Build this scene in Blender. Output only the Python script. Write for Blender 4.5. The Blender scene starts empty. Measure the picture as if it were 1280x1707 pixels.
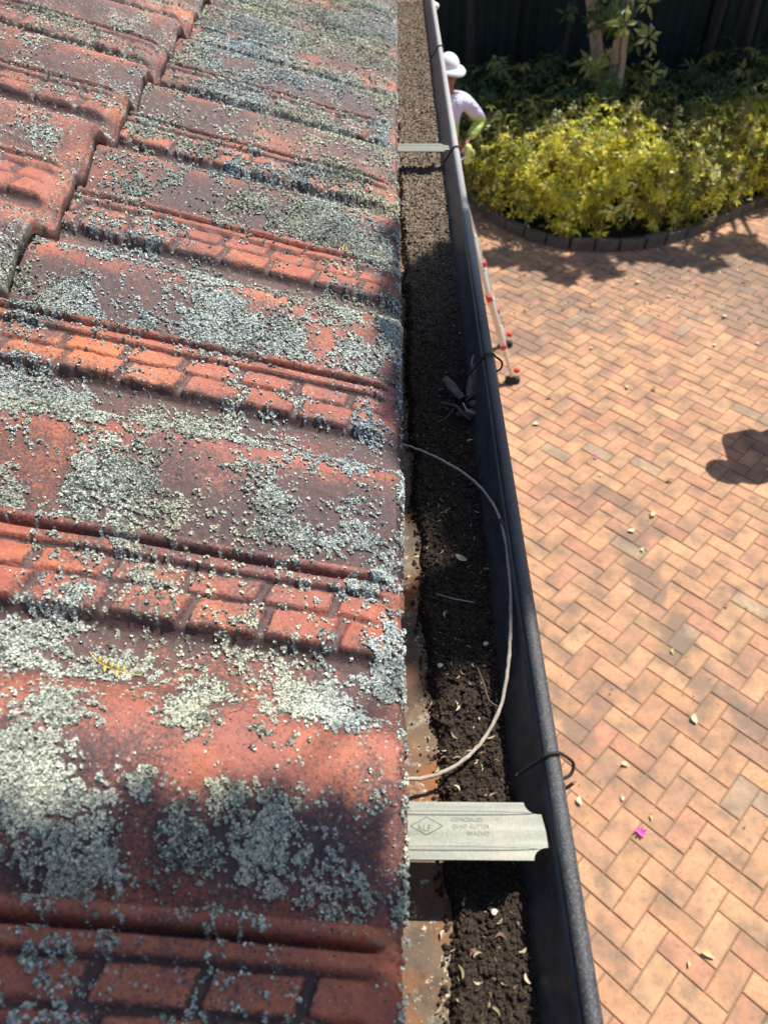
import bpy, bmesh, math, random
import numpy as np
from mathutils import Vector, Matrix
random.seed(7); RS = np.random.RandomState(7)
S = bpy.context.scene
C = S.collection
R = math.radians

# ------------------------------------------------------------------ camera
H = 3.75                      # camera height above the paving
F = 1250.0; IW, IH = 1280.0, 1707.0
cam_d = bpy.data.cameras.new('camera'); cam = bpy.data.objects.new('camera', cam_d); C.objects.link(cam)
cam_d.sensor_fit = 'VERTICAL'; cam_d.sensor_height = 36; cam_d.sensor_width = 27
cam_d.lens = F*36/IH; cam_d.clip_start = .02; cam_d.clip_end = 400
cam.location = (0, 0, H); cam.rotation_euler = (R(90-45.5), 0, .0084)
cam_d.dof.use_dof = True; cam_d.dof.focus_distance = .82; cam_d.dof.aperture_fstop = 9.5
S.camera = cam
S.render.resolution_x = 767; S.render.resolution_y = 1024
MR = cam.rotation_euler.to_matrix()
def ray(px, py):
    return MR @ Vector(((px-IW/2)/F, -(py-IH/2)/F, -1))
def at(px, py, z):            # photo point -> world point at height z
    d = ray(px, py); t = (z-H)/d.z
    return Vector((d.x*t, d.y*t, z))

# ------------------------------------------------------------------ sky and sun
SUN = Vector((.40, .36, 1)).normalized()
w = bpy.data.worlds.new('World'); S.world = w; w.use_nodes = True
nt = w.node_tree; bg = nt.nodes['Background']
sky = nt.nodes.new('ShaderNodeTexSky'); sky.sky_type = 'NISHITA'; sky.sun_disc = False
sky.sun_elevation = math.asin(SUN.z); sky.sun_rotation = math.atan2(SUN.x, SUN.y)
nt.links.new(sky.outputs[0], bg.inputs[0]); bg.inputs[1].default_value = .095
sd = bpy.data.lights.new('sun', 'SUN'); sd.energy = 5.0; sd.angle = R(.5); sd.color = (1, .94, .85)
so = bpy.data.objects.new('sun', sd); C.objects.link(so)
so.rotation_euler = (-SUN).to_track_quat('-Z', 'Y').to_euler(); so.location = (3, 2, 12)
S.view_settings.view_transform = 'Standard'; S.view_settings.look = 'None'
S.view_settings.exposure = .60; S.view_settings.gamma = 1
S.render.engine = 'CYCLES'

# ------------------------------------------------------------------ helpers
def hsh(ix, iy, s):
    n = (ix.astype(np.int64)*374761393 + iy.astype(np.int64)*668265263 + s*1442695041) & 0xffffffff
    n = ((n ^ (n >> 13))*1274126177) & 0xffffffff
    n = (n ^ (n >> 16)) & 0xffffff
    return n/float(0xffffff)
def vnoise(x, y, s=0):
    x = np.asarray(x, float); y = np.asarray(y, float)
    ix = np.floor(x); iy = np.floor(y); fx = x-ix; fy = y-iy
    fx = fx*fx*(3-2*fx); fy = fy*fy*(3-2*fy)
    a = hsh(ix, iy, s); b = hsh(ix+1, iy, s); c = hsh(ix, iy+1, s); d = hsh(ix+1, iy+1, s)
    return (a+(b-a)*fx)*(1-fy)+(c+(d-c)*fx)*fy
def fbm(x, y, s=0, o=4, g=.5):
    t = 0; a = 1; n = 0
    for k in range(o):
        t = t+a*vnoise(x*2**k+k*17.3, y*2**k-k*9.1, s+k); n += a; a *= g
    return t/n
def sst(a, b, x):
    t = np.clip((x-a)/(b-a), 0, 1); return t*t*(3-2*t)

def link(name, me, mats=None, parent=None):
    o = bpy.data.objects.new(name, me); C.objects.link(o)
    if mats:
        for m in (mats if isinstance(mats, (list, tuple)) else [mats]): me.materials.append(m)
    if parent: o.parent = parent
    return o
def np_mesh(name, V, Fc, smooth=True, attrs=None, midx=None):
    """V (n,3), Fc (m,k) with k = 3 or 4"""
    me = bpy.data.meshes.new(name); V = np.asarray(V, np.float32); Fc = np.asarray(Fc, np.int32)
    me.vertices.add(len(V)); me.vertices.foreach_set('co', V.ravel())
    k = Fc.shape[1]; me.loops.add(Fc.size); me.loops.foreach_set('vertex_index', Fc.ravel())
    me.polygons.add(len(Fc)); me.polygons.foreach_set('loop_start', np.arange(0, Fc.size, k, dtype=np.int32))
    me.polygons.foreach_set('loop_total', np.full(len(Fc), k, np.int32))
    me.polygons.foreach_set('use_smooth', np.full(len(Fc), smooth))
    if midx is not None: me.polygons.foreach_set('material_index', np.asarray(midx, np.int32))
    me.update(calc_edges=True); me.validate()
    for n, a in (attrs or {}).items():
        a = np.asarray(a, np.float32)
        if a.ndim == 1:
            at_ = me.attributes.new(n, 'FLOAT', 'POINT'); at_.data.foreach_set('value', a)
        else:
            at_ = me.attributes.new(n, 'FLOAT_COLOR', 'POINT')
            at_.data.foreach_set('color', np.c_[a, np.ones(len(a))].astype(np.float32).ravel())
    return me
def tag(o, label=None, cat=None, group=None, kind=None):
    if label: o['label'] = label
    if cat: o['category'] = cat
    if group: o['group'] = group
    if kind: o['kind'] = kind
    return o
def empty(name, loc, label, cat, group=None, rz=0):
    o = bpy.data.objects.new(name, None); C.objects.link(o); o.location = loc; o.rotation_euler = (0, 0, rz)
    o.empty_display_size = .05
    return tag(o, label, cat, group)
def copy_tree(o, parent=None):
    c = o.copy(); C.objects.link(c); c.parent = parent
    for ch in [x for x in bpy.data.objects if x.parent == o]: copy_tree(ch, c)
    return c

# materials -------------------------------------------------------
def mat(name):
    m = bpy.data.materials.new(name); m.use_nodes = True
    t = m.node_tree; return m, t, t.nodes['Principled BSDF']
def nd(t, ty, **kw):
    n = t.nodes.new(ty)
    for k, v in kw.items(): setattr(n, k, v)
    return n
def noise(t, sc, det=5, rough=.55, vec=None):
    n = nd(t, 'ShaderNodeTexNoise'); n.inputs['Scale'].default_value = sc
    n.inputs['Detail'].default_value = det; n.inputs['Roughness'].default_value = rough
    if vec is None:
        g = nd(t, 'ShaderNodeNewGeometry'); vec = g.outputs['Position']
    t.links.new(vec, n.inputs['Vector']); return n
def ramp(t, src, stops):
    r = nd(t, 'ShaderNodeValToRGB'); e = r.color_ramp.elements
    while len(e) < len(stops): e.new(.5)
    for i, (p, c) in enumerate(stops):
        e[i].position = p; e[i].color = (*c, 1) if len(c) == 3 else c
    t.links.new(src, r.inputs[0]); return r
def g3(v): return (v, v, v)
def mix(t, f, a, b, bt='MIX'):
    m = nd(t, 'ShaderNodeMix', data_type='RGBA', blend_type=bt)
    for s, i in ((f, 0), (a, 6), (b, 7)):
        if hasattr(s, 'links') or hasattr(s, 'is_linked'): t.links.new(s, m.inputs[i])
        else: m.inputs[i].default_value = s if i == 0 else (*s, 1)
    return m.outputs[2]
def bump(t, p, src, dist, st=1.0):
    b = nd(t, 'ShaderNodeBump'); b.inputs['Distance'].default_value = dist; b.inputs['Strength'].default_value = st
    t.links.new(src, b.inputs['Height'])
    prev = p.inputs['Normal'].links
    if prev: t.links.new(prev[0].from_socket, b.inputs['Normal'])
    t.links.new(b.outputs[0], p.inputs['Normal'])
def simple(name, col, rough=.6, metal=0, var=.25, sc=40, bmp=.0, spec=.5, local=False):
    m, t, p = mat(name)
    vec = nd(t, 'ShaderNodeTexCoord').outputs['Object'] if local else None
    n = noise(t, sc, 4, .6, vec)
    lo = tuple(c*(1-var) for c in col); hi = tuple(min(1, c*(1+var)) for c in col)
    r = ramp(t, n.outputs[0], [(.3, lo), (.7, hi)]); t.links.new(r.outputs[0], p.inputs['Base Color'])
    p.inputs['Roughness'].default_value = rough; p.inputs['Metallic'].default_value = metal
    p.inputs['Specular IOR Level'].default_value = spec
    if bmp: bump(t, p, n.outputs[0], bmp)
    return m
def attrcol(t, n='col'):
    a = nd(t, 'ShaderNodeAttribute'); a.attribute_name = n; return a
def leaf_mat(name, trans=.35, rough=.45, spec=.4):
    m, t, p = mat(name)
    a = attrcol(t); n = noise(t, 60, 2)
    c = mix(t, .35, a.outputs[0], ramp(t, n.outputs[0], [(.3, g3(.55)), (.7, g3(1.4))]).outputs[0], 'MULTIPLY')
    t.links.new(c, p.inputs['Base Color']); p.inputs['Roughness'].default_value = rough
    p.inputs['Specular IOR Level'].default_value = spec
    tr = nd(t, 'ShaderNodeBsdfTranslucent'); t.links.new(c, tr.inputs[0])
    ms = nd(t, 'ShaderNodeMixShader'); ms.inputs[0].default_value = trans
    t.links.new(p.outputs[0], ms.inputs[1]); t.links.new(tr.outputs[0], ms.inputs[2])
    t.links.new(ms.outputs[0], t.nodes['Material Output'].inputs[0]); return m

# generic geometry ------------------------------------------------
def tube_np(pts, rad, seg=8, cap=True):
    pts = [Vector(p) for p in pts]; n = len(pts)
    rad = rad if isinstance(rad, (list, tuple)) else [rad]*n
    V = []; Fq = []
    up = Vector((0, 0, 1)); prev = None
    for i, p in enumerate(pts):
        tdir = (pts[min(i+1, n-1)]-pts[max(i-1, 0)]).normalized()
        if prev is None:
            a = tdir.orthogonal().normalized()
        else:
            a = (prev-tdir*prev.dot(tdir)).normalized()
        prev = a; b = tdir.cross(a)
        for k in range(seg):
            th = 2*math.pi*k/seg; V.append(p+(a*math.cos(th)+b*math.sin(th))*rad[i])
    for i in range(n-1):
        for k in range(seg):
            k2 = (k+1) % seg; Fq.append((i*seg+k, i*seg+k2, (i+1)*seg+k2, (i+1)*seg+k))
    if cap:
        for base, p in ((0, pts[0]), ((n-1)*seg, pts[-1])):
            c = len(V); V.append(p)
            for k in range(seg):
                k2 = (k+1) % seg
                Fq.append((base+k, c, c, base+k2) if False else (base+k, base+k2, c, c))
    return V, Fq
def mesh_from(name, parts, smooth=True):
    """parts = list of (V, F) with python lists, any polygon sizes"""
    me = bpy.data.meshes.new(name); V = []; Fc = []
    for v, f in parts:
        o = len(V); V += [tuple(x) for x in v]
        for q in f:
            qq = []
            for i in q:
                if not qq or (i+o) != qq[-1]: qq.append(i+o)
            if len(set(qq)) >= 3: Fc.append(qq)
    me.from_pydata(V, [], Fc); me.update()
    for p in me.polygons: p.use_smooth = smooth
    return me
def tube(name, pts, rad, m, parent=None, seg=8):
    return link(name, mesh_from(name, [tube_np(pts, rad, seg)]), m, parent)
def catmull(pts, n=6):
    P = [Vector(p) for p in pts]; out = []
    for i in range(len(P)-1):
        a = P[max(i-1, 0)]; b = P[i]; c = P[i+1]; d = P[min(i+2, len(P)-1)]
        for k in range(n):
            t = k/n
            out.append(.5*((2*b)+(c-a)*t+(2*a-5*b+4*c-d)*t*t+(-a+3*b-3*c+d)*t**3))
    out.append(P[-1]); return out
def box_np(c, s, rot=None):
    V = []; hx, hy, hz = s[0]/2, s[1]/2, s[2]/2
    for z in (-hz, hz):
        for y in (-hy, hy):
            for x in (-hx, hx):
                v = Vector((x, y, z)); v = (rot @ v) if rot else v; V.append(v+Vector(c))
    return V, [(0, 2, 3, 1), (4, 5, 7, 6), (0, 1, 5, 4), (2, 6, 7, 3), (0, 4, 6, 2), (1, 3, 7, 5)]
def bevel_mod(o, wd, seg=2):
    b = o.modifiers.new('bevel', 'BEVEL'); b.width = wd; b.segments = seg; b.limit_method = 'ANGLE'; return o
def blob_np(c, r, nu=10, nv=7, jit=.0, seed=0, rot=None):
    rr = random.Random(seed); V = []; Fq = []
    for j in range(nv+1):
        ph = math.pi*j/nv
        for i in range(nu):
            th = 2*math.pi*i/nu
            k = 1+rr.uniform(-jit, jit)
            v = Vector((r[0]*math.sin(ph)*math.cos(th)*k, r[1]*math.sin(ph)*math.sin(th)*k, r[2]*math.cos(ph)*k))
            if j in (0, nv): v = Vector((0, 0, r[2]*math.cos(ph)))
            V.append((rot @ v if rot else v)+Vector(c))
    for j in range(nv):
        for i in range(nu):
            i2 = (i+1) % nu; Fq.append((j*nu+i, (j+1)*nu+i, (j+1)*nu+i2, j*nu+i2))
    return V, Fq

# ------------------------------------------------------------------ the roof
P = .273; Y0 = .4105; XE = .0143; CL = .405; SL = .259; ZE = H-.514; STEP = .028
tab = np.array([(0, 15), (2, 20.5), (5.0, 22.5), (8.5, 21.5), (10.6, 17), (11.8, 6), (13.8, 6), (15, 17), (17, 19.5), (25, 18.5), (26.5, 12), (29, 11.5),
    (50, 9.5), (77, 6.5), (80, 1.5), (83, -2), (90, -4), (108, -5), (122, -3), (135, 9), (147, 20.5), (158, 26), (170, 27.5), (188, 25), (208, 19),
    (230, 11.5), (250, 5), (266, .5), (270.5, 0), (272, 6), (273, 15)])/1000.; tab[:, 1] = np.where(tab[:, 0] > 82, tab[:, 1]*1.42, tab[:, 1]*1.12)
_x = np.linspace(0, P, 2731); _y = np.interp(_x, tab[:, 0], tab[:, 1])
_k = np.exp(-.5*(np.arange(-30, 31)/7.)**2); _k /= _k.sum()
_k2 = np.exp(-.5*(np.arange(-150, 151)/55.)**2); _k2 /= _k2.sum()
_ya = np.convolve(np.r_[_y[-300:], _y, _y[:300]], _k, 'same')[300:-300]
_yb = np.convolve(np.r_[_y[-300:], _y, _y[:300]], _k2, 'same')[300:-300]
_w = sst(.096, .112, _x)*(1-sst(.25, .266, _x)); _y = _ya*(1-_w)+_yb*_w
def tile_idx(Y): return np.floor((Y0-Y)/P)
def phase(Y): return (Y0-Y)-P*tile_idx(Y)
def soft(a, x, w_): return sst(a-w_, a+w_, x)
def profile(U, Y, course=0):
    """U: distance up from the front edge (horizontal)"""
    ph = phase(Y); ti = tile_idx(Y)
    z = np.interp(ph, _x, _y)
    endf = sst(.010, .026, U)                       # ribs die out into a plain rim
    rimz = np.interp(ph, _x, np.convolve(np.r_[_y[-400:], _y, _y[:400]], np.ones(181)/181., 'same')[400:-400])
    z = rimz*(1-endf)+z*endf
    # pads: two rows of slanted lozenges
    for lo, hi, off, hh in ((.0290, .0475, .0, .0046), (.0525, .0770, .012, .0062)):
        wv = (fbm(U*70, Y*70, 58, 3)-.5)*.004; a = soft(lo, ph+wv, .0012)*(1-soft(hi, ph+wv, .0014))
        uu = (U+off-.30*(ph-.03)+.006*hsh(ti, ti*0+3, 5)) ; kk = np.floor(uu/.0565); q = uu-kk*.0565
        b = soft(.0040, q+wv, .0013)*(1-soft(.0525, q+wv, .0014))
        jit = .75+.5*hsh(kk, ti+lo*1000, 9)
        er = .55+.75*fbm(U*90, Y*90, 57, 3); z = z+a*b*hh*jit*np.clip(er, .5, 1)*sst(.018, .028, U)
    z = z+(hsh(ti, ti*0+course, 21)-.5)*.003
    z = z+(fbm(U*14, Y*14, 31+course, 3)-.5)*.004+(fbm(U*120, Y*120, 41, 4, .6)-.5)*.0022+(fbm(U*700, Y*700, 45, 2)-.5)*.00035
    # rounded nose
    z = z-.0055*(1-sst(0, .0065, U))**2
    return z
def roof_z(X, Y, course=0):
    xe = XE-CL*course; U = xe-X
    wob = 0
    return ZE+course*(CL*SL+STEP)+SL*U+profile(U, Y, course)

# lichen fields: patches seen on the tiles, given where they lie on the roof
LP = [(70,1320,110,80,1),(90,1440,95,65,1),(160,1390,60,80,.9),(430,1400,150,75,.85),(330,1390,90,60,.9),(390,1350,60,40,.8),(560,1460,90,70,.55),(625,1350,40,80,.45),(240,1330,30,30,.8),
 (350,1150,75,60,.9),(330,1210,65,40,.9),(530,1170,110,75,.85),(620,1110,55,70,.7),(120,1195,75,40,.85),(180,1090,120,45,.8),(60,1090,80,40,.75),(30,1050,50,40,.7),(450,1235,90,30,.5),
 (120,938,80,16,.6),(320,950,60,14,.5),(560,985,70,22,.5),(470,1010,70,15,.45),(250,1010,60,12,.5),(650,1060,24,90,.7),
 (180,820,95,60,.85),(300,835,80,40,.6),(500,890,100,35,.85),(440,850,110,45,.6),(590,880,60,50,.7),(640,960,30,45,.9),(20,830,35,45,.9),(70,760,60,30,.5),
 (70,660,120,60,1),(140,700,90,40,1),(20,620,60,40,.8),(330,705,130,45,.95),(250,690,60,40,.9),(450,745,90,28,.8),(570,765,100,22,.9),(620,720,50,30,.6),(400,650,70,20,.4),
 (110,500,75,38,1),(60,540,60,30,.6),(220,540,60,30,.7),(370,550,95,45,1),(450,560,90,35,.8),(600,600,60,40,.65),(645,540,22,60,.95),(580,500,70,35,.7),
 (180,430,100,26,1),(330,462,130,32,1),(470,490,100,26,.9),(560,540,60,26,.8),
 (420,365,120,36,.6),(560,395,100,34,.95),(620,430,50,30,.9),(230,320,70,20,.5),(330,300,100,24,.5),(500,345,90,20,.6),
 (400,235,80,18,.6),(560,300,90,24,.7),(620,340,40,26,.7),(330,250,60,22,.6),
 (400,165,90,24,.9),(500,200,110,24,.9),(600,250,60,24,.9),(440,100,100,30,.9),(560,140,90,30,.9),(470,60,110,26,1),(580,60,80,30,1),(360,60,40,40,.8),(340,110,50,20,.9),(450,20,110,18,.95),(600,15,60,20,.9),(640,200,20,120,.8),
 (70,30,90,16,.7),(220,60,60,16,.5),(100,160,80,18,.5),(170,215,30,30,.5),(70,240,70,16,.75),(30,360,60,30,.5),(20,440,30,60,.7)]
_px = np.array([(XE, 0, 0)]); LB = []
for (px, py, rx, ry, s_) in LP:
    c2 = py < 500 and px < 345-(py-30)*.625+ (-6)
    # intersect with the tile plane of the right course
    cr = 1 if c2 else 0
    n = Vector((SL, 0, 1)); d = ray(px, py)
    p0 = Vector((XE-CL*cr, 0, ZE+cr*(CL*SL+STEP)+.010)); o_ = Vector((0, 0, H))
    def hit(a, b):
        d = ray(a, b); t = n.dot(p0-o_)/n.dot(d); return o_+d*t
    q = hit(px, py); qx = hit(px+rx, py); qy = hit(px, py+ry)
    LB.append((q.x, q.y, abs((qx-q).x), abs((qy-q).y)*1.0, s_, cr))
def lich(X, Y, course=0, broad=False):
    m = np.zeros_like(X)
    for (x, y, rx, ry, s_, cr) in LB:
        if cr != course: continue
        d = ((X-x)/rx)**2+((Y-y)/ry)**2
        m = np.maximum(m, s_*np.exp(-d*.75))
    far = sst(.5, 2.0, Y)
    edge = .55*np.exp(-((XE-X)/.012)**2) if course == 0 else 0
    base = .22+.15*far+.40*(vnoise(X*9, Y*9, 77)-.35)
    m = np.maximum(np.maximum(m, base), edge)
    if broad: return np.clip(m, 0, 1)
    n1 = fbm(X*38, Y*38, 61, 4, .6)
    n2 = fbm(X*215, Y*215, 66, 3, .65)
    n3 = vnoise(X*430, Y*430, 68)
    n4 = vnoise(X*620, Y*620, 69)
    q = m*.66+(n1-.5)*.80+(n2-.5)*.80+(n3-.5)*.34+(n4-.5)*.22+.20
    return sst(.50, .72, q)
def dirt_shade(X, Y, course=0):
    ph = phase(Y)
    tr = np.exp(-((ph-.088)/.022)**2)*.55+np.exp(-((ph-.262)/.02)**2)*.25+np.exp(-((ph-.05)/.004)**2)*.2
    n = fbm(X*11, Y*11, 91, 5, .65)
    lb = lich(X, Y, course, True); face = np.exp(-((ph-.215)/.042)**2)*sst(.38, .60, fbm(X*6, Y*6, 97, 3))  # near faces darkened: grime plus the slope's shade, in the colour
    pads = np.exp(-((ph-.055)/.03)**2)
    U = XE-CL*course-X; gap = np.zeros_like(X); ti = tile_idx(Y)
    for lo, hi, off in ((.0290, .0475, .0), (.0525, .0770, .012)):
        a = soft(lo-.001, ph, .0006)*(1-soft(hi+.001, ph, .0006)); uu = (U+off-.30*(ph-.03)+.006*hsh(ti, ti*0+3, 5)); q_ = uu-np.floor(uu/.0565)*.0565
        gap = np.maximum(gap, a*(1-soft(.0040, q_, .0006)*(1-soft(.0525, q_, .0006))))
    gap = np.maximum(gap, np.maximum(np.exp(-((ph-.050)/.0022)**2), np.exp(-((ph-.0275)/.0018)**2)))
    gap = np.maximum(gap, sst(.0765, .079, ph)*(1-sst(.084, .092, ph))*.9)
    gap = np.maximum(gap, .9*np.exp(-((ph-.0128)/.0012)**2))*sst(.014, .026, U)  # moss in the grooves, with their shade put into the colour
    vary = .25+.75*fbm(X*20, Y*20, 93, 3)
    return np.clip(.50*n+.47*lb+tr*.34-.16*pads-.12+.24*face-.12*np.exp(-((ph-.163)/.014)**2)+gap*.55*vary, 0, 1)

def terracotta():
    m, t, p = mat('weathered_terracotta')
    n1 = noise(t, 9, 6, .65); n2 = noise(t, 160, 5, .7); n3 = noise(t, 900, 3, .7)
    base = ramp(t, n1.outputs[0], [(.3, (.23, .058, .038)), (.5, (.38, .098, .046)), (.66, (.54, .165, .058))]).outputs[0]
    base = mix(t, .55, base, ramp(t, n2.outputs[0], [(.25, g3(.45)), (.5, g3(1.0)), (.75, (1.5, 1.45, 1.4))]).outputs[0], 'MULTIPLY')
    nf = noise(t, 5.5, 5, .65); base = mix(t, ramp(t, nf.outputs[0], [(.42, g3(.08)), (.62, g3(.45))]).outputs[0], base, (.29, .13, .115))
    d = attrcol(t, 'dirt_shade'); l = attrcol(t, 'lichen')
    def madd(src, k, add):
        q = nd(t, 'ShaderNodeMath', operation='MULTIPLY_ADD'); t.links.new(src, q.inputs[0]); q.inputs[1].default_value = k; t.links.new(add, q.inputs[2]); return q.outputs[0]
    n6 = noise(t, 420, 3, .75)
    mm = madd(n6.outputs[0], 1.0, madd(n2.outputs[0], .75, d.outputs[2]))
    q7 = nd(t, 'ShaderNodeMapRange'); q7.inputs[1].default_value = .99; q7.inputs[2].default_value = 1.27; t.links.new(mm, q7.inputs[0]); mm = q7.outputs[0]
    dm = ramp(t, mm, [(.05, g3(0)), (1.0, g3(.92))])
    base = mix(t, dm.outputs[0], base, ramp(t, n2.outputs[0], [(.3, (.020, .016, .019)), (.7, (.078, .050, .052))]).outputs[0])
    # black pin-prick mould over everything
    pk = ramp(t, n6.outputs[0], [(.60, g3(0)), (.70, g3(.75))]); base = mix(t, pk.outputs[0], base, (.045, .032, .032))
    # flat crust: pale and dark specks
    v = nd(t, 'ShaderNodeTexVoronoi'); v.inputs['Scale'].default_value = 420; g = nd(t, 'ShaderNodeNewGeometry'); t.links.new(g.outputs['Position'], v.inputs['Vector'])
    sp = nd(t, 'ShaderNodeMath', operation='MULTIPLY_ADD'); t.links.new(l.outputs[2], sp.inputs[0]); sp.inputs[1].default_value = .74
    t.links.new(n2.outputs[0], sp.inputs[2])
    cr = ramp(t, sp.outputs[0], [(.62, g3(0)), (.80, g3(1))])
    crc = ramp(t, n3.outputs[0], [(.36, (.03, .034, .034)), (.48, (.17, .19, .165)), (.62, (.50, .53, .45))]).outputs[0]
    vm = ramp(t, v.outputs['Distance'], [(.25, g3(1)), (.6, g3(.25))])
    mu = nd(t, 'ShaderNodeMath', operation='MULTIPLY'); t.links.new(cr.outputs[0], mu.inputs[0]); t.links.new(vm.outputs[0], mu.inputs[1])
    base = mix(t, mu.outputs[0], base, crc)
    # tiny scattered specks over everything
    v2 = nd(t, 'ShaderNodeTexVoronoi'); v2.inputs['Scale'].default_value = 230; t.links.new(g.outputs['Position'], v2.inputs['Vector'])
    n5 = noise(t, 22, 4, .7)
    su = nd(t, 'ShaderNodeMath', operation='SUBTRACT'); t.links.new(n5.outputs[0], su.inputs[0]); t.links.new(v2.outputs['Distance'], su.inputs[1])
    sm = ramp(t, su.outputs[0], [(.30, g3(0)), (.38, g3(.9))])
    base = mix(t, sm.outputs[0], base, ramp(t, v2.outputs['Color'], [(.3, (.03, .03, .03)), (.6, (.33, .35, .28))]).outputs[0])
    t.links.new(base, p.inputs['Base Color']); p.inputs['Roughness'].default_value = .62; p.inputs['Specular IOR Level'].default_value = .55
    bump(t, p, n3.outputs[0], .0006); bump(t, p, n2.outputs[0], .0012)
    return m
M_TILE = terracotta()
def make_course(course, xs_step, ys, umax, parent):
    us = np.r_[np.linspace(0, .008, 9), np.arange(.0095, umax, xs_step)]
    U, Y = np.meshgrid(us, ys, indexing='ij'); xe = XE-CL*course
    # each tile sits a hair in or out of line
    ti = tile_idx(Y); joff = (hsh(ti, ti*0+course+5, 3)-.5)*.005*np.exp(-U/.05)
    notch = -.0035*np.exp(-((phase(Y)-.0128)/.0016)**2)-.002*np.exp(-((phase(Y)-.088)/.02)**2)+.0015*np.exp(-((phase(Y)-.165)/.03)**2)-.003*sst(.62, .72, fbm(Y*35, Y*0+course, 17, 3))
    X = xe-U+joff+notch*np.exp(-U/.012)+(fbm(Y*50, Y*0, 7, 3)-.5)*.0016*np.exp(-U/.01)
    Z = roof_z(xe-U, Y, course)
    nu, ny = U.shape
    L = lich(X, Y, course); D = dirt_shade(X, Y, course)
    Z = Z+L*.0012*fbm(X*260, Y*260, 51, 2)
    V = np.stack([X, Y, Z], -1).reshape(-1, 3)
    idx = np.arange(nu*ny).reshape(nu, ny)
    Fq = np.stack([idx[:-1, :-1], idx[:-1, 1:], idx[1:, 1:], idx[1:, :-1]], -1).reshape(-1, 4)
    # front nose and underside
    x0 = X[0]; z0 = Z[0]; n0 = len(V); ext = []; at_l = [L.reshape(-1)]; at_d = [D.reshape(-1)]
    for dx, dz in ((.0006, -.003), (-.0002, -.009), (-.003, -.016), (-.02, -.016+.02*SL), (-.06, -.016+.06*SL)):
        zz = z0+dz
        if dx <= -.003: zz = np.minimum(zz, z0-.014)
        ext.append(np.stack([x0+dx, Y[0], zz], -1)); at_l.append(L[0]*.6); at_d.append(np.clip(D[0]+.15, 0, 1))
    V = np.concatenate([V]+ext); rows = [idx[0]]+[n0+k*ny+np.arange(ny) for k in range(len(ext))]
    for a, b in zip(rows[:-1], rows[1:]):
        Fq = np.concatenate([Fq, np.stack([b[:-1], b[1:], a[1:], a[:-1]], -1)])
    me = np_mesh('tile_course', V, Fq, True, {'lichen': np.concatenate(at_l), 'dirt_shade': np.concatenate(at_d)})
    return link('tile_course', me, M_TILE, parent)
house = empty('house', (-2, 1.5, 0), 'brick house whose lichen-covered red tiled roof slopes down to the dark gutter', 'house')
def under(o, p=house):
    o.parent = p; o.matrix_parent_inverse = Matrix.Translation(-p.location); return o
ys0 = np.r_[np.arange(-.5, -.02, .004), np.arange(-.02, .75, .0014), np.arange(.75, 1.5, .002), np.arange(1.5, 4.5, .004)]
ys1 = np.r_[np.arange(-.5, .4, .006), np.arange(.4, 1.6, .0024), np.arange(1.6, 4.5, .004)]
ys2 = np.arange(-.5, 4.5, .008)
o = under(make_course(0, .0016, ys0, CL+.05, None)); o['label'] = 'lowest course of tiles along the gutter'
o = under(make_course(1, .0026, ys1, CL+.05, None)); o['label'] = 'second course of tiles lapping over the lowest one'
o = under(make_course(2, .006, ys2, 1.2, None)); o['label'] = 'upper course of tiles'
M_FASC = simple('fascia_paint', (.30, .27, .22), .7, sc=30)
under(link('fascia', mesh_from('fascia', [box_np((-.055, 1.9, 3.12), (.02, 5.2, .2))], False), M_FASC))
under(link('eave_lining', mesh_from('eave_lining', [box_np((-.42, 1.9, 3.03), (.70, 5.2, .012))], False), simple('eave_paint', (.6, .58, .52), .8)))
mw, t, p = mat('wall_brick'); bt = nd(t, 'ShaderNodeTexBrick'); g = nd(t, 'ShaderNodeNewGeometry')
sxy = nd(t, 'ShaderNodeSeparateXYZ'); cxy = nd(t, 'ShaderNodeCombineXYZ'); t.links.new(g.outputs['Position'], sxy.inputs[0]); t.links.new(sxy.outputs[1], cxy.inputs[0]); t.links.new(sxy.outputs[2], cxy.inputs[1])
t.links.new(cxy.outputs[0], bt.inputs['Vector']); bt.inputs['Color1'].default_value = (.30, .13, .08, 1); bt.inputs['Color2'].default_value = (.2, .09, .06, 1)
bt.inputs['Mortar'].default_value = (.4, .37, .32, 1); bt.inputs['Scale'].default_value = 1
bt.inputs['Brick Width'].default_value = .24; bt.inputs['Row Height'].default_value = .086; bt.inputs['Mortar Size'].default_value = .01
t.links.new(bt.outputs[0], p.inputs['Base Color']); p.inputs['Roughness'].default_value = .85
under(link('wall', mesh_from('wall', [box_np((-.85, 1.9, 1.51), (.22, 5.2, 3.02))], False), mw))

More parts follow.
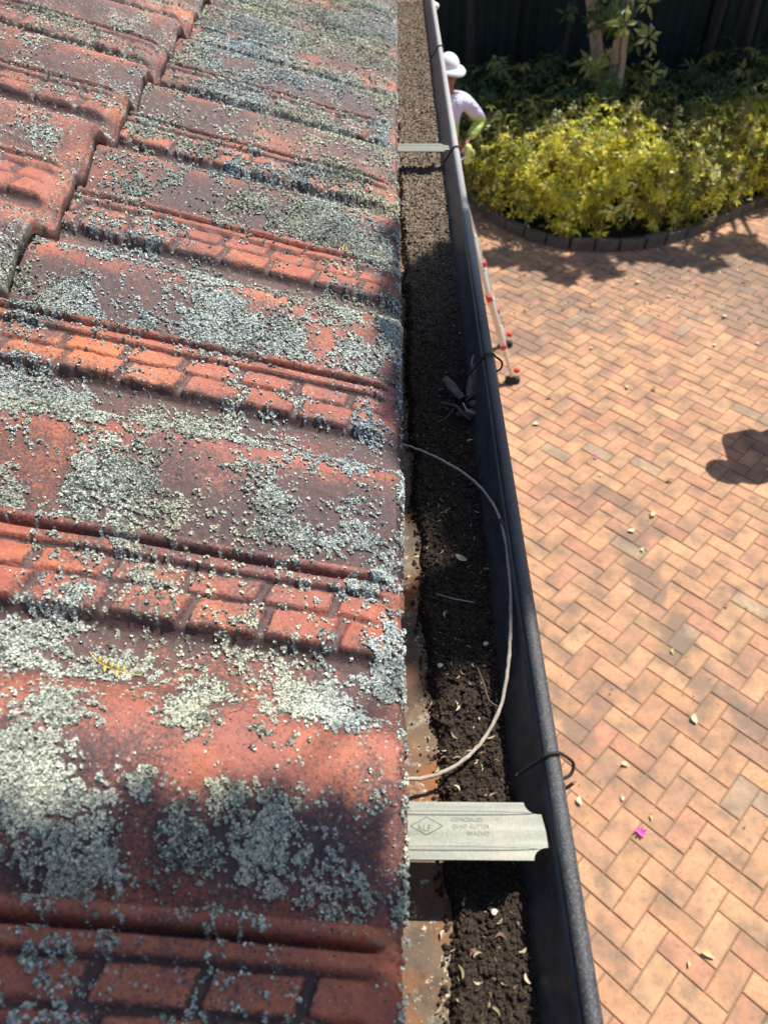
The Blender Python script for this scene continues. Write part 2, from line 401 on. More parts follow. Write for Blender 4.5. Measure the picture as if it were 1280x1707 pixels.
# foliose lichen: tens of thousands of tiny curled lobes standing on the tiles
def make_lichen():
    out_V = []; out_C = []; N = 0
    for course, (ya, yb), n in ((0, (-.05, .55), 1200000), (0, (.55, 1.25), 760000), (0, (1.25, 2.9), 460000), (1, (.45, 1.5), 220000), (1, (1.5, 3.0), 60000)):
        xe = XE-CL*course
        X = xe-RS.rand(n)*(CL+.01); Y = ya+RS.rand(n)*(yb-ya)
        if course == 0:                                  # drop what no one could see, left of the frame
            vis = (X > -.60*(Y*.70+.36)-.05); X = X[vis]; Y = Y[vis]
        L = lich(X, Y, course); keep = RS.rand(len(X)) < (L**2.0*.95+.0008)
        X = X[keep]; Y = Y[keep]; L = L[keep]
        Z = roof_z(X, Y, course)+.0006
        e = .0015
        gx = (roof_z(X+e, Y, course)-roof_z(X-e, Y, course))/(2*e); gy = (roof_z(X, Y+e, course)-roof_z(X, Y-e, course))/(2*e)
        nrm = np.stack([-gx*.6, -gy*.6, np.ones_like(gx)], -1)
        nrm += RS.randn(len(X), 3)*np.array([.40, .40, .1]); nrm /= np.linalg.norm(nrm, axis=1)[:, None]
        far = np.clip(Y/1.6, 0, 1.3)
        s = (.00045+.0007*RS.rand(len(X))**2+.0007*far)*(.75+.45*L)
        a = np.cross(nrm, RS.randn(len(X), 3)); a /= np.linalg.norm(a, axis=1)[:, None]; b = np.cross(nrm, a)
        c0 = np.stack([X, Y, Z+RS.rand(len(X))*.0013*L], -1)
        K = 4; vs = [c0]
        for k in range(K):
            th = 2*math.pi*k/K+RS.rand(len(X))*.8; r = s*(.45+.9*RS.rand(len(X)))
            vs.append(c0+(a*np.cos(th)[:, None]+b*np.sin(th)[:, None])*r[:, None]+nrm*(s*(.0+.75*RS.rand(len(X))))[:, None])
        out_V.append(np.stack(vs, 1).reshape(-1, 3))
        # age and species vary in patches
        pt = fbm(X*16, Y*16, 301, 3); v = np.clip(.34+1.05*(pt)*RS.rand(len(X))+.30*RS.rand(len(X)), 0, 1.05)
        dk = (RS.rand(len(X)) < (1-.5*np.clip(far, 0, 1))*(.22+.3*sst(.5, .65, fbm(X*24, Y*24, 311, 3))))
        col = np.stack([.72*v, .755*v, .655*v], -1)
        col[dk] *= np.array([.22, .25, .26]); warm = fbm(X*7, Y*7, 333, 2)[:, None]
        col *= (1+(warm-.5)*np.array([.25, .05, -.35]))
        out_C.append(np.repeat(col[:, None, :], K+1, 1).reshape(-1, 3)); N += len(X)
    V = np.concatenate(out_V); Cc = np.concatenate(out_C); base = (np.arange(N)*5)[:, None, None]
    tri = np.array([[0, k+1, (k+1) % 4+1] for k in range(4)])[None]
    Fc = (base+tri).reshape(-1, 3)
    m, t, p = mat('lichen_crust'); a = attrcol(t); t.links.new(a.outputs[0], p.inputs['Base Color']); p.inputs['Roughness'].default_value = .9
    p.inputs['Specular IOR Level'].default_value = .2
    o = link('lichen', np_mesh('lichen', V, Fc, False, {'col': Cc}), m)
    tag(o, 'crinkled grey green lichen growing in patches over the roof tiles', 'lichen', kind='stuff')
    print('lichen lobes', N)
make_lichen()

# ------------------------------------------------------------------ the gutter
gut = empty('gutter', (.05, 1.5, 3.16), 'dark blue grey metal gutter full of soil along the edge of the tiled roof', 'gutter')
def g_under(o): return under(o, gut)
def gutter_paint():
    m, t, p = mat('gutter_paint'); n = noise(t, 620, 4, .75); n2 = noise(t, 14, 5, .6); n3 = noise(t, 1500, 2, .8)
    c = ramp(t, n2.outputs[0], [(.3, (.022, .025, .031)), (.7, (.045, .048, .055))]).outputs[0]
    c = mix(t, ramp(t, n.outputs[0], [(.50, g3(0)), (.64, g3(.7))]).outputs[0], c, (.20, .195, .185))
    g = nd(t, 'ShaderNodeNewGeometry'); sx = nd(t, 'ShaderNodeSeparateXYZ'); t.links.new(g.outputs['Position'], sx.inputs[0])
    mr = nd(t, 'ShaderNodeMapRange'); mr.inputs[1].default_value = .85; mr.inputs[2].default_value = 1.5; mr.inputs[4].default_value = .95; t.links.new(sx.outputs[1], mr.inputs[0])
    dn_ = ramp(t, n.outputs[0], [(.35, (.30, .28, .265)), (.65, (.52, .49, .46))]).outputs[0]; c = mix(t, mr.outputs[0], c, dn_)      # dust and sunlight on the far stretch, both put into the colour
    t.links.new(c, p.inputs['Base Color']); p.inputs['Metallic'].default_value = .15
    t.links.new(ramp(t, n.outputs[0], [(.3, g3(.30)), (.7, g3(.55))]).outputs[0], p.inputs['Roughness'])
    bump(t, p, n3.outputs[0], .0003); bump(t, p, n.outputs[0], .0005); return m
def wall_paint():
    m, t, p = mat('gutter_inner_wall'); n = noise(t, 70, 5, .7); n2 = noise(t, 400, 4, .7)
    c = ramp(t, n.outputs[0], [(.3, (.028, .030, .034)), (.7, (.085, .084, .086))]).outputs[0]
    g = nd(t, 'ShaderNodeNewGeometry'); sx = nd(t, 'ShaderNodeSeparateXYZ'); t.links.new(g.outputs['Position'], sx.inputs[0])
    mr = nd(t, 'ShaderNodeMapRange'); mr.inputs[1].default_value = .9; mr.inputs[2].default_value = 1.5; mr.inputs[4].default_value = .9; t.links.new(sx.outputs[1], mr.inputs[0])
    c = mix(t, mr.outputs[0], c, ramp(t, n2.outputs[0], [(.3, (.13, .115, .12)), (.7, (.27, .24, .245))]).outputs[0])  # far stretch lightened, its sunlit look put into the colour
    t.links.new(c, p.inputs['Base Color']); p.inputs['Roughness'].default_value = .38; bump(t, p, n2.outputs[0], .0003); return m
def rust_floor():
    m, t, p = mat('rusty_galvanised'); n = noise(t, 35, 6, .7); n2 = noise(t, 160, 5, .75); n3 = noise(t, 12, 4, .6)
    c = ramp(t, n.outputs[0], [(.3, (.05, .038, .028)), (.48, (.11, .08, .052)), (.62, (.155, .10, .058)), (.75, (.20, .17, .13))]).outputs[0]
    c = mix(t, ramp(t, n3.outputs[0], [(.50, g3(0)), (.64, g3(.75))]).outputs[0], c, (.26, .085, .018))
    n4 = noise(t, 60, 5, .7)
    c = mix(t, ramp(t, n4.outputs[0], [(.60, g3(0)), (.67, g3(.7))]).outputs[0], c, (.28, .27, .24))
    c = mix(t, ramp(t, n2.outputs[0], [(.60, g3(0)), (.66, g3(1))]).outputs[0], c, (.5, .46, .33))
    t.links.new(c, p.inputs['Base Color']); p.inputs['Roughness'].default_value = .8; bump(t, p, n2.outputs[0], .0012); return m
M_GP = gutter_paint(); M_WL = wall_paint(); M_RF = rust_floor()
YA, YB = -.6, 4.6
def extrude_profile(name, prof, mats, midx, ny=160, amp=.0008):
    ys = np.linspace(YA, YB, ny); pr = np.array(prof); V = []
    for k, (x, z) in enumerate(prof):
        wv = amp*(fbm(ys*4, ys*0+k*.15, 12, 3)-.5)*2
        V.append(np.stack([x+wv, ys, z+wv*.4], -1))
    V = np.concatenate(V); n = len(prof); idx = np.arange(n*ny).reshape(n, ny)
    Fq = np.stack([idx[:-1, :-1], idx[1:, :-1], idx[1:, 1:], idx[:-1, 1:]], -1).reshape(-1, 4)
    mi = np.repeat(np.array(midx), ny-1)
    me = np_mesh(name, V, Fq, True, None, mi); return link(name, me, mats)
ZB = 3.228                                   # bead centre height
inner = [(-.044, 3.215), (-.044, 3.172), (-.041, 3.163), (-.034, 3.160), (.02, 3.160), (.066, 3.160), (.088, 3.1605), (.0945, 3.164), (.0985, 3.172),
         (.1015, 3.182), (.1060, 3.192), (.1112, 3.202), (.1135, 3.214), (.1150, 3.2255)]
outer = [(.1166, 3.2245), (.1152, 3.212), (.1128, 3.200), (.1078, 3.189), (.1033, 3.180), (.1003, 3.169), (.096, 3.161), (.089, 3.1575), (-.046, 3.1575), (-.047, 3.2149)]
mi = [1]*7+[0]*(len(inner)+len(outer)-1-7)
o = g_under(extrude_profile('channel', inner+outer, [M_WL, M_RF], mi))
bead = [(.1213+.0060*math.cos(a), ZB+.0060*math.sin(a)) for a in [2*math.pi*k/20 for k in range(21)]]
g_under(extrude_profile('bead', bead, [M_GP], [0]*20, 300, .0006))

# brackets
def galv():
    m, t, p = mat('dull_galvanised'); g = nd(t, 'ShaderNodeNewGeometry'); mp = nd(t, 'ShaderNodeMapping'); t.links.new(g.outputs['Position'], mp.inputs[0])
    mp.inputs['Scale'].default_value = (12, 160, 20); n = noise(t, 1, 4, .6, mp.outputs[0]); n2 = noise(t, 420, 4, .7); n3 = noise(t, 30, 5, .65)
    c = ramp(t, n.outputs[0], [(.3, (.15, .16, .135)), (.7, (.245, .25, .208))]).outputs[0]
    c = mix(t, .5, c, ramp(t, n2.outputs[0], [(.3, g3(.7)), (.7, g3(1.2))]).outputs[0], 'MULTIPLY')
    c = mix(t, ramp(t, n3.outputs[0], [(.55, g3(0)), (.75, g3(.6))]).outputs[0], c, (.30, .26, .19))
    t.links.new(c, p.inputs['Base Color']); p.inputs['Roughness'].default_value = .55; p.inputs['Metallic'].default_value = .25; bump(t, p, n2.outputs[0], .0002)
    return m
M_GALV = galv(); M_DARK = simple('stamped_dark', (.145, .15, .128), .7, .2)  # stamped marks, a little darker than the bracket metal
def bracket():
    pts = []; y1, y2 = -.0200, .0200; xr = .1122; r = .010
    outl = [(-.035, y1)]
    outl.append((xr-r-.0015, y1))
    for k in range(1, 7): a = R(180-90*k/6); outl.append((xr-.0015+r*math.cos(a)*1.0, y1+r*math.sin(a)*.85))
    outl.append((xr+.0005, y1+.0090)); outl.append((xr-.0025, y2-r*.85))
    for k in range(0, 7): a = R(270-90*k/6); outl.append((xr-.004+r*math.cos(a), y2+r*math.sin(a)*.85))
    outl.append((-.035, y2))
    bm = bmesh.new(); f = bm.faces.new([bm.verts.new((x, y, 0)) for x, y in outl]); f.normal_update()
    ex = bmesh.ops.extrude_face_region(bm, geom=[f]); bmesh.ops.translate(bm, vec=(0, 0, -.0016), verts=[v for v in ex['geom'] if isinstance(v, bmesh.types.BMVert)])
    bmesh.ops.recalc_face_normals(bm, faces=bm.faces)
    me = bpy.data.meshes.new('bracket'); bm.to_mesh(me); bm.free()
    o = link('bracket', me, M_GALV)
    # rolled stiffening ribs and the far lip that hooks under the bead
    V, Fq = [], []
    for yy in (-.0125, .0120): 
        v, f = blob_np((.036, yy, .0001), (.070, .0018, .0006), 16, 6); V.append((v, f))
    link('stiffening_rib', mesh_from('stiffening_rib', V), M_GALV, o)
    return o
def text_mesh(s, size, loc, parent):
    cu = bpy.data.curves.new('lettering', 'FONT'); cu.body = s; cu.size = size; cu.extrude = .00012; cu.space_character = 1.06
    to = bpy.data.objects.new('tmp', cu); C.objects.link(to); dg = bpy.context.evaluated_depsgraph_get()
    me = bpy.data.meshes.new_from_object(to.evaluated_get(dg)); bpy.data.objects.remove(to)
    me.transform(Matrix.Translation(Vector(loc))); o = link('stamped_lettering', me, M_DARK, parent); return o
BZ = 3.2195
b1 = bracket(); b1.location = (0, .2095, BZ); b1['label'] = 'wide pale bracket stamped with lettering, nearest'
for s_, px, py in (('CONCEALED', 752, 1369), ('QUAD GUTTER', 753, 1380.5), ('BRACKET', 778, 1392)):
    q = at(px, py, BZ+.0001); text_mesh(s_, .0036, (q.x, q.y-.2095, .0001), b1)
q = at(694, 1385, BZ+.0001); text_mesh('ALF', .0062, (q.x, q.y-.2095, .0001), b1)
dm = [at(a, b, BZ)-Vector((0, .2095, BZ-.0001)) for a, b in ((684, 1377), (711, 1362), (738, 1377), (711, 1392))]
link('diamond_outline', mesh_from('diamond_outline', [tube_np([dm[i], dm[(i+1) % 4]], .00022, 5) for i in range(4)]), M_DARK, b1)
g_under(b1)
b2 = bracket(); b2.location = (0, 1.493, BZ); b2['label'] = 'farther plain bracket'; g_under(b2)

# wire ties round the bead
M_WIRE = simple('rusty_wire', (.035, .024, .02), .7, .3, bmp=.0004, sc=300)
for py, big in ((1262, 1), (594, 1), (247, .8), (78, .8)):
    Yt = at(950, py, ZB+.006).y; pts = []
    r = .0082; cx = .1213
    pts.append((.098, Yt-.001, ZB-.022)); pts.append((.1085, Yt, ZB-.006))
    for k in range(0, 8):
        a = R(172-150*k/7); pts.append((cx+r*math.cos(a), Yt+.0005*k, ZB+r*math.sin(a)))
    if big == 1:
        pts += [(cx+.0125, Yt+.002, ZB+.000), (cx+.0165, Yt-.0005, ZB-.004), (cx+.0145, Yt-.006, ZB-.0085), (cx+.008, Yt-.009, ZB-.010), (cx, Yt-.008, ZB-.012)]
    else: pts += [(cx+.007, Yt, ZB-.005), (cx+.002, Yt, ZB-.010)]
    g_under(tube('wire_tie', catmull(pts, 4), .0013 if big == 1 else .0016, M_WIRE, None, 7))
    if py == 1262:
        g_under(tube('wire_end', catmull([(cx+.004, Yt-.019, ZB-.010), (cx+.010, Yt-.017, ZB-.006), (cx+.0135, Yt-.0155, ZB-.003)], 3), .0013, M_WIRE, None, 7))
q = at(729, 8, ZB)
g_under(link('plastic_clip', mesh_from('plastic_clip', [blob_np((.127, q.y, ZB-.003), (.012, .014, .010), 12, 8)]), simple('clip_plastic', (.75, .73, .65), .5)))

# ------------------------------------------------------------------ soil in the gutter
def soil_left(Y): return np.interp(Y, [-.3, .1, .2, .33, .5, .8, 1.2, 1.5, 3], [.045, .043, .041, .035, .028, .021, .014, .008, .000])+(fbm(Y*30, Y*0, 140, 3)-.5)*.014
def soil_z(X, Y):
    l = soil_left(Y); r = .097
    e = sst(0, .012, X-l)
    b = 3.161+e*(.0085+.010*sst(.3, 1.4, Y)+.004*sst(.5, 1, (X-.03)/.06))
    n = (fbm(X*45, Y*45, 150, 3)-.5)*.007+(np.abs(fbm(X*150, Y*150, 160, 4, .6)-.5))*.016
    return b+n*(.15+.85*e)-.004*(1-e)
def make_soil():
    xs = np.arange(-.03, .1035, .0011); ys = np.r_[np.arange(-.4, 0, .006), np.arange(0, 1.1, .0012), np.arange(1.1, 3.0, .0025), np.arange(3, 4.5, .02)]
    X, Y = np.meshgrid(xs, ys, indexing='ij'); Z = soil_z(X, Y); nx, ny = X.shape; idx = np.arange(nx*ny).reshape(nx, ny)
    Fq = np.stack([idx[:-1, :-1], idx[1:, :-1], idx[1:, 1:], idx[:-1, 1:]], -1).reshape(-1, 4)
    xm = (X+.0)[:-1, :-1].reshape(-1); ym = Y[:-1, :-1].reshape(-1)
    keep = xm > soil_left(ym)-.001; Fq = Fq[keep]
    V = [np.stack([X, Y, Z], -1).reshape(-1, 3)]; nv = X.size
    ico = np.array([(0, 0, 1), (.89, 0, .45), (.28, .85, .45), (-.72, .53, .45), (-.72, -.53, .45), (.28, -.85, .45), (.72, .53, -.45), (-.28, .85, -.45), (-.89, 0, -.45), (-.28, -.85, -.45), (.72, -.53, -.45), (0, 0, -1)])
    tri = np.array([(0,1,2),(0,2,3),(0,3,4),(0,4,5),(0,5,1),(1,6,2),(2,7,3),(3,8,4),(4,9,5),(5,10,1),(6,7,2),(7,8,3),(8,9,4),(9,10,5),(10,6,1),(6,11,7),(7,11,8),(8,11,9),(9,11,10),(10,11,6)])
    n = 17000; Yc = -.05+RS.rand(n)**1.25*2.9; far = np.clip(Yc/1.5, 0, 1.4)
    l = soil_left(Yc); Xc = l-.003+(RS.rand(n)**.85)*(.1035-l)
    # a few crumbs strewn over the bare floor
    st = RS.rand(n) < .02; Xc[st] = RS.rand(st.sum())*.04
    s = (.0006+.0019*RS.rand(n)**2.8)*(1+.15*far); s[st] *= .5
    Zc = np.maximum(soil_z(Xc, Yc), 3.1605)+s*.35
    d = ico[None]*(1+.45*(RS.rand(n, 12, 1)-.5)); d = d*(s[:, None]*(.7+.6*RS.rand(n, 3)))[:, None, :]
    th = RS.rand(n)*6.28; cs, sn = np.cos(th)[:, None], np.sin(th)[:, None]
    d = np.stack([d[..., 0]*cs-d[..., 1]*sn, d[..., 0]*sn+d[..., 1]*cs, d[..., 2]], -1)
    V.append((d+np.stack([Xc, Yc, Zc], -1)[:, None]).reshape(-1, 3))
    F2 = (nv+(np.arange(n)*12)[:, None, None]+tri[None]).reshape(-1, 3)
    Fa = np.concatenate([np.concatenate([Fq[:, :3], Fq[:, [0, 2, 3]]]), F2])
    m, t, p = mat('dark_soil'); n1 = noise(t, 30, 5, .7); n2 = noise(t, 500, 4, .7); n3 = noise(t, 5, 3)
    c = ramp(t, n2.outputs[0], [(.3, (.013, .010, .008)), (.55, (.050, .037, .028)), (.74, (.14, .105, .075))]).outputs[0]
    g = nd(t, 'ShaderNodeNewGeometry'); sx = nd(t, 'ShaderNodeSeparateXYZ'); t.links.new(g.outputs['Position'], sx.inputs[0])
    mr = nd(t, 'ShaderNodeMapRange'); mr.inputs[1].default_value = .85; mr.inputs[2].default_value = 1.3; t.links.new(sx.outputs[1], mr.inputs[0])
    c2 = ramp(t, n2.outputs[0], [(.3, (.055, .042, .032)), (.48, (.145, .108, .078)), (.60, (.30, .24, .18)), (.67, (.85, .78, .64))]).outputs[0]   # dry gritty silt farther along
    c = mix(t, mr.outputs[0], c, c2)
    t.links.new(c, p.inputs['Base Color']); p.inputs['Roughness'].default_value = .95; p.inputs['Specular IOR Level'].default_value = .15; bump(t, p, n2.outputs[0], .0008)
    o = link('soil', np_mesh('soil', np.concatenate(V), Fa, False), m)
    tag(o, 'dark crumbly soil and silt filling the gutter', 'soil', kind='stuff')
make_soil()

def fibres():
    rs = np.random.RandomState(12); V = []; Fc = []; Cc = []
    for k in range(1500):
        Yc = -.05+rs.rand()**1.3*2.3; Xc = soil_left(np.array([Yc]))[0]-.006+rs.rand()*.085
        if Xc > .100 or abs(Yc-.2095) < .022: continue
        z = float(soil_z(np.array([Xc]), np.array([Yc]))[0]); z = max(z, 3.1608)+.0006; th = rs.uniform(0, 6.28); L_ = rs.uniform(.0012, .0055); W_ = rs.uniform(.0003, .0009); n0 = len(V)
        u = Vector((math.cos(th), math.sin(th), rs.uniform(-.3, .4))); v = Vector((-math.sin(th), math.cos(th), rs.uniform(-.5, .5))); c = Vector((Xc, Yc, z))
        V += [c-u*L_*.5, c+v*W_+Vector((0, 0, .0005)), c+u*L_*.5+v*W_*rs.uniform(-2, 2), c-v*W_]; Fc.append((n0, n0+1, n0+2, n0+3))
        Cc += [np.array([(.30, .22, .13), (.14, .09, .05), (.06, .04, .03), (.40, .34, .24), (.20, .13, .06)][rs.randint(5)])*rs.uniform(.6, 1.1)]*4
    o = link('plant_debris', np_mesh('plant_debris', np.array([tuple(v) for v in V]), np.array(Fc), False, {'col': np.array(Cc)}), leaf_mat('debris_fibre', .05, .8, .2))
    tag(o, 'fine brown and straw coloured fibres mixed into the gutter soil', 'plant debris', kind='stuff')
fibres()
# small dry leaflets on the soil
def leaflet_mesh(name, L_, W_, bend, curl, m, seed=0):
    n = 7; V = []; Fq = []
    for i in range(n+1):
        t_ = i/n; wd = W_*math.sin(math.pi*min(1, t_*.93+.04))**.8; a = bend*(t_-.5)
        x = L_*(t_-.5)*math.cos(a*.5); y = L_*.5*bend*(t_-.5)**2*2; z = curl*L_*(2*t_-1)**2
        V += [(x, y-wd/2, z+wd*.25), (x, y, z), (x, y+wd/2, z+wd*.25)]
    for i in range(n):
        for k in range(2): Fq.append((i*3+k, (i+1)*3+k, (i+1)*3+k+1, i*3+k+1))
    me = mesh_from(name, [(V, Fq)]); me.materials.append(m); return me
M_LF = [simple('dry_leaflet_tan', (.28, .20, .11), .6, local=True), simple('dry_leaflet_pale', (.42, .36, .23), .55, local=True),
        simple('dry_leaflet_green', (.22, .21, .10), .6, local=True), simple('dry_leaflet_brown', (.16, .09, .05), .7, local=True)]
KN = ['tan', 'pale straw', 'greenish', 'brown']
LFM = [leaflet_mesh('leaflet', .0085+.0012*(k % 3), .0022+.0004*(k % 2), (.5, 1.1, -.8, 1.6)[k % 4], (.06, .12, .02)[k % 3], M_LF[k % 4]) for k in range(12)]
clusters = [(815,1470,40,30,9),(790,1260,40,25,9),(800,1320,35,8,3),(760,1230,40,40,7),(740,830,40,30,10),(770,880,30,40,7),(740,690,50,50,6),(860,1560,30,60,7),
            (800,1640,60,50,7),(760,1560,30,40,4),(770,1100,50,50,9),(800,950,30,50,5),(720,640,40,30,5),(800,1500,50,40,6),(850,1640,20,30,3),(720,900,20,60,3),(740,560,40,60,4)]
i = 0; LABS = set()
for (px, py, rx, ry, n) in clusters:
    for k in range(n):
        a = px+random.gauss(0, .55)*rx; b = py+random.gauss(0, .6)*ry; q = at(a, b, 3.178)
        if q.x > .099 or q.x < .005 or (.18 < q.y < .235): continue
        kd = i % 12; zz = float(max(soil_z(np.array([q.x]), np.array([q.y]))[0], 3.161))+.0014
        o = bpy.data.objects.new('leaflet', LFM[kd]); C.objects.link(o); o.location = (q.x, q.y, zz)
        o.rotation_euler = (random.uniform(-.4, .4), random.uniform(-.4, .4), random.uniform(0, 6.28)); sc = random.uniform(.5, .95); o.scale = (sc, sc, sc)
        across = 'by the wall' if q.x > .078 else ('by the tiles' if q.x < .042 else 'in mid soil')
        lean = ('pointing up', 'lying crosswise', 'slanting left', 'slanting right')[int((o.rotation_euler.z % math.pi)/math.pi*4) % 4]
        shp = ('curved', 'hooked', 'bowed', 'curled')[kd % 4] if kd % 3 else 'narrow'
        where = ('at the bottom of the photo' if q.y < .10 else 'nearer than the bracket') if q.y < .19 else 'just beyond the bracket' if q.y < .27 else 'inside the near loop' if q.y < .34 else 'inside the mid loop' if q.y < .48 else 'inside the far loop' if q.y < .60 else 'beyond the loop' if q.y < .72 else 'by the bark'
        for size in (('tiny', 'very tiny', 'minute') if sc < .68 else ('small', 'smallish', 'little') if sc < .82 else ('larger', 'long', 'largish')):
            lb = '%s %s %s leaflet %s, %s %s' % (size, shp, KN[kd % 4].replace('pale ', ''), lean, across, where)
            if lb not in LABS: break
        LABS.add(lb); tag(o, lb, 'leaf', 'dry leaflets scattered on the gutter soil'); i += 1
# one broad pale leaf
o = link('dry_leaf', leaflet_mesh('dry_leaf', .0125, .0065, .3, .08, M_LF[1]), None); q = at(768, 933, 3.18); o.location = q+Vector((0, 0, .0015)); o.rotation_euler = (.1, .1, -.5)
tag(o, 'broad pale oval dry leaf lying inside the twig loop', 'leaf')

# the long wiry twig
M_TW = simple('twig_bark_grey', (.36, .31, .25), .8, sc=250, bmp=.0006); M_TD = simple('twig_bark_dark', (.07, .055, .042), .85, sc=250, bmp=.0006)
tw = [(660,738,.20),(700,750,.195),(745,772,.192),(790,802,.196),(818,835,.207),(834,868,.216),(845,920,.214),(851,990,.214),(850,1060,.210),(845,1120,.200),(833,1180,.190),(805,1235,.184),(765,1272,.182),(720,1294,.180),(662,1299,.182)]
pts = catmull([at(a, b, 3+z) for a, b, z in tw], 6); n = len(pts); pts = [p+Vector((random.gauss(0, .00016), random.gauss(0, .0004), random.gauss(0, .00015))) for p in pts]
twig = empty('twig', at(833, 1180, 3.183), 'long thin wiry twig looping over the soil from the tile edge to the gutter wall', 'twig')
under(tube('stem', pts, [(.0013+.0005*(k/n))*random.uniform(.85, 1.15) for k in range(n)], M_TW, None, 8), twig)
under(tube('side_shoot', catmull([at(795,1112,3.182), at(806,1140,3.181), at(815,1168,3.184), at(833,1180,3.187)], 4), .0010, M_TD, None, 6), twig)
under(tube('knot', catmull([at(833,866,3.217), at(842,876,3.219), at(847,884,3.220), at(852,892,3.221)], 3), [.002, .0026, .0019, .0027, .002, .0027, .003, .0024, .002, .001], M_TD, None, 8), twig)
def twig_(pl, r, lab, m=M_TD):
    o = tube('twig', catmull([at(a, b, z) for a, b, z in pl], 4), r, m, None, 6); tag(o, lab, 'twig'); return o
twig_([(735,672,3.186),(760,678,3.190),(770,690,3.19),(785,700,3.187)], .0022, 'crooked dark twig lying left of the seed pods')
twig_([(775,668,3.192),(790,658,3.196),(805,648,3.20),(815,640,3.205)], .0012, 'thin dark twig leaning up on the gutter wall by the bark pieces')
twig_([(728,705,3.184),(745,695,3.185),(757,680,3.188)], .0009, 'short thin twig at the near side of the debris pile')
twig_([(788,625,3.19),(786,605,3.194),(790,593,3.198),(797,594,3.199)], .0011, 'hooked grey tendril standing above the upright bark piece', M_TW)
twig_([(727,990,3.178),(755,998,3.181),(790,1004,3.180)], .0006, 'hair thin pale rootlet on the dark soil below the broad leaf', M_TW)
twig_([(772,672,3.193),(778,684,3.195),(786,688,3.194),(792,690,3.19)], .0011, 'forked grey twig lying over the seed pods', M_TW)

# bark and pods
def bark_mat():
    m, t, p = mat('old_bark'); tc = nd(t, 'ShaderNodeTexCoord'); mp = nd(t, 'ShaderNodeMapping'); t.links.new(tc.outputs['Object'], mp.inputs[0]); mp.inputs['Scale'].default_value = (120, 900, 400)
    n = noise(t, 1, 4, .7, mp.outputs[0]); t.links.new(ramp(t, n.outputs[0], [(.35, (.03, .026, .024)), (.6, (.15, .13, .115)), (.75, (.24, .21, .19))]).outputs[0], p.inputs['Base Color'])
    p.inputs['Roughness'].default_value = .9; bump(t, p, n.outputs[0], .001); return m
M_BK = bark_mat()
def bark(px0, px1, wd, lab, roll, seed):
    a = at(*px0); b = at(*px1); d = b-a; L_ = d.length; rr = random.Random(seed); n = 14; V = []; Fq = []
    for i in range(n+1):
        t_ = i/n
        ww = wd*(.75+.35*math.sin(math.pi*(t_*.8+.1)))*(1+rr.uniform(-.10, .10))
        for k in range(7):
            s_ = k/6-.5; V.append((L_*(t_-.5)+rr.uniform(-.0006, .0006), ww*s_, .0026*(1-(2*s_)**2)+rr.uniform(-.0003, .0003)))
        for k in range(7):
            s_ = k/6-.5; V.append((L_*(t_-.5), ww*s_*.96, .0026*(1-(2*s_)**2)-.0026))
    for i in range(n):
        for k in range(6):
            o0 = i*14+k; Fq.append((o0, o0+14, o0+15, o0+1)); Fq.append((o0+7, o0+8, o0+22, o0+21))
        for k in (0, 6):
            o0 = i*14+k; Fq.append((o0, o0+7, o0+21, o0+14) if k == 0 else (o0, o0+14, o0+21, o0+7))
    for o0 in (0, n*14):
        for k in range(6): Fq.append((o0+k, o0+k+1, o0+k+8, o0+k+7))
    o = link('bark_piece', mesh_from('bark_piece', [(V, Fq)]), M_BK); o.location = (a+b)/2
    o.rotation_euler = (Matrix.Rotation(0, 3, 'X') @ d.to_track_quat('X', 'Z').to_matrix() @ Matrix.Rotation(roll, 3, 'X')).to_euler()
    tag(o, lab, 'bark')
bark((741,630,3.195), (770,664,3.186), .0115, 'squarish grey bark chip lying on the soil left of the upright one', .1, 1)
bark((794,610,3.203), (783,662,3.189), .0125, 'long grey bark piece propped upright against the gutter wall', -.25, 2)
M_POD = simple('seed_pod_brown', (.13, .105, .08), .8, sc=300, bmp=.0012, local=True)
for (a, b, z, r, lab) in ((788, 674, 3.187, (.0058, .005, .0048), 'small round seed pod against the gutter wall'), (783, 690, 3.186, (.0085, .0062, .0062), 'larger dark seed pod nearest in the debris pile'), (766, 690, 3.183, (.005, .0045, .004), 'half buried seed pod under the crooked twig')):
    q = at(a, b, z); o = link('seed_pod', mesh_from('seed_pod', [blob_np((0, 0, 0), r, 14, 10, .05, int(a))]), M_POD); o.location = q; tag(o, lab, 'seed pod')
# snail shells: tiny coils
M_SH = simple('shell_white', (.6, .57, .48), .4)
for a, b, zz, lab in ((823, 1523, 3.176, 'tiny white snail shell on the soil nearer than the stamped bracket'), (809, 1076, 3.179, 'tiny white coiled snail shell inside the twig loop'), (733, 1112, 3.177, 'tiny white snail shell at the left edge of the soil inside the loop')):
    q = at(a, b, zz); pl = [(q.x+.0019*math.cos(k*.6)*(1-k/22), q.y+.0019*math.sin(k*.6)*(1-k/22), q.z+.0018+k*.00008) for k in range(20)]
    o = link('snail_shell', mesh_from('snail_shell', [tube_np(pl, [.0004+.0009*(1-k/20) for k in range(20)], 6)]), M_SH); tag(o, lab, 'shell')
# sprout on the inside of the bead
M_GR = simple('sprout_green', (.13, .30, .05), .5)
q = at(907, 1228, 3.205); parts = []
for k in range(6):
    dx = random.uniform(-.004, .003); dy = random.uniform(-.001, .006); parts.append(tube_np(catmull([q, q+Vector((dx*.5, dy*.5, .004)), q+Vector((dx, dy, .006+.003*random.random()))], 3), [.0003]*3+[.0006]*2+[.0007, .0001], 5))
o = link('sprout', mesh_from('sprout', parts), M_GR); tag(o, 'tiny green sprout growing inside the gutter beside the near wire tie', 'plant')
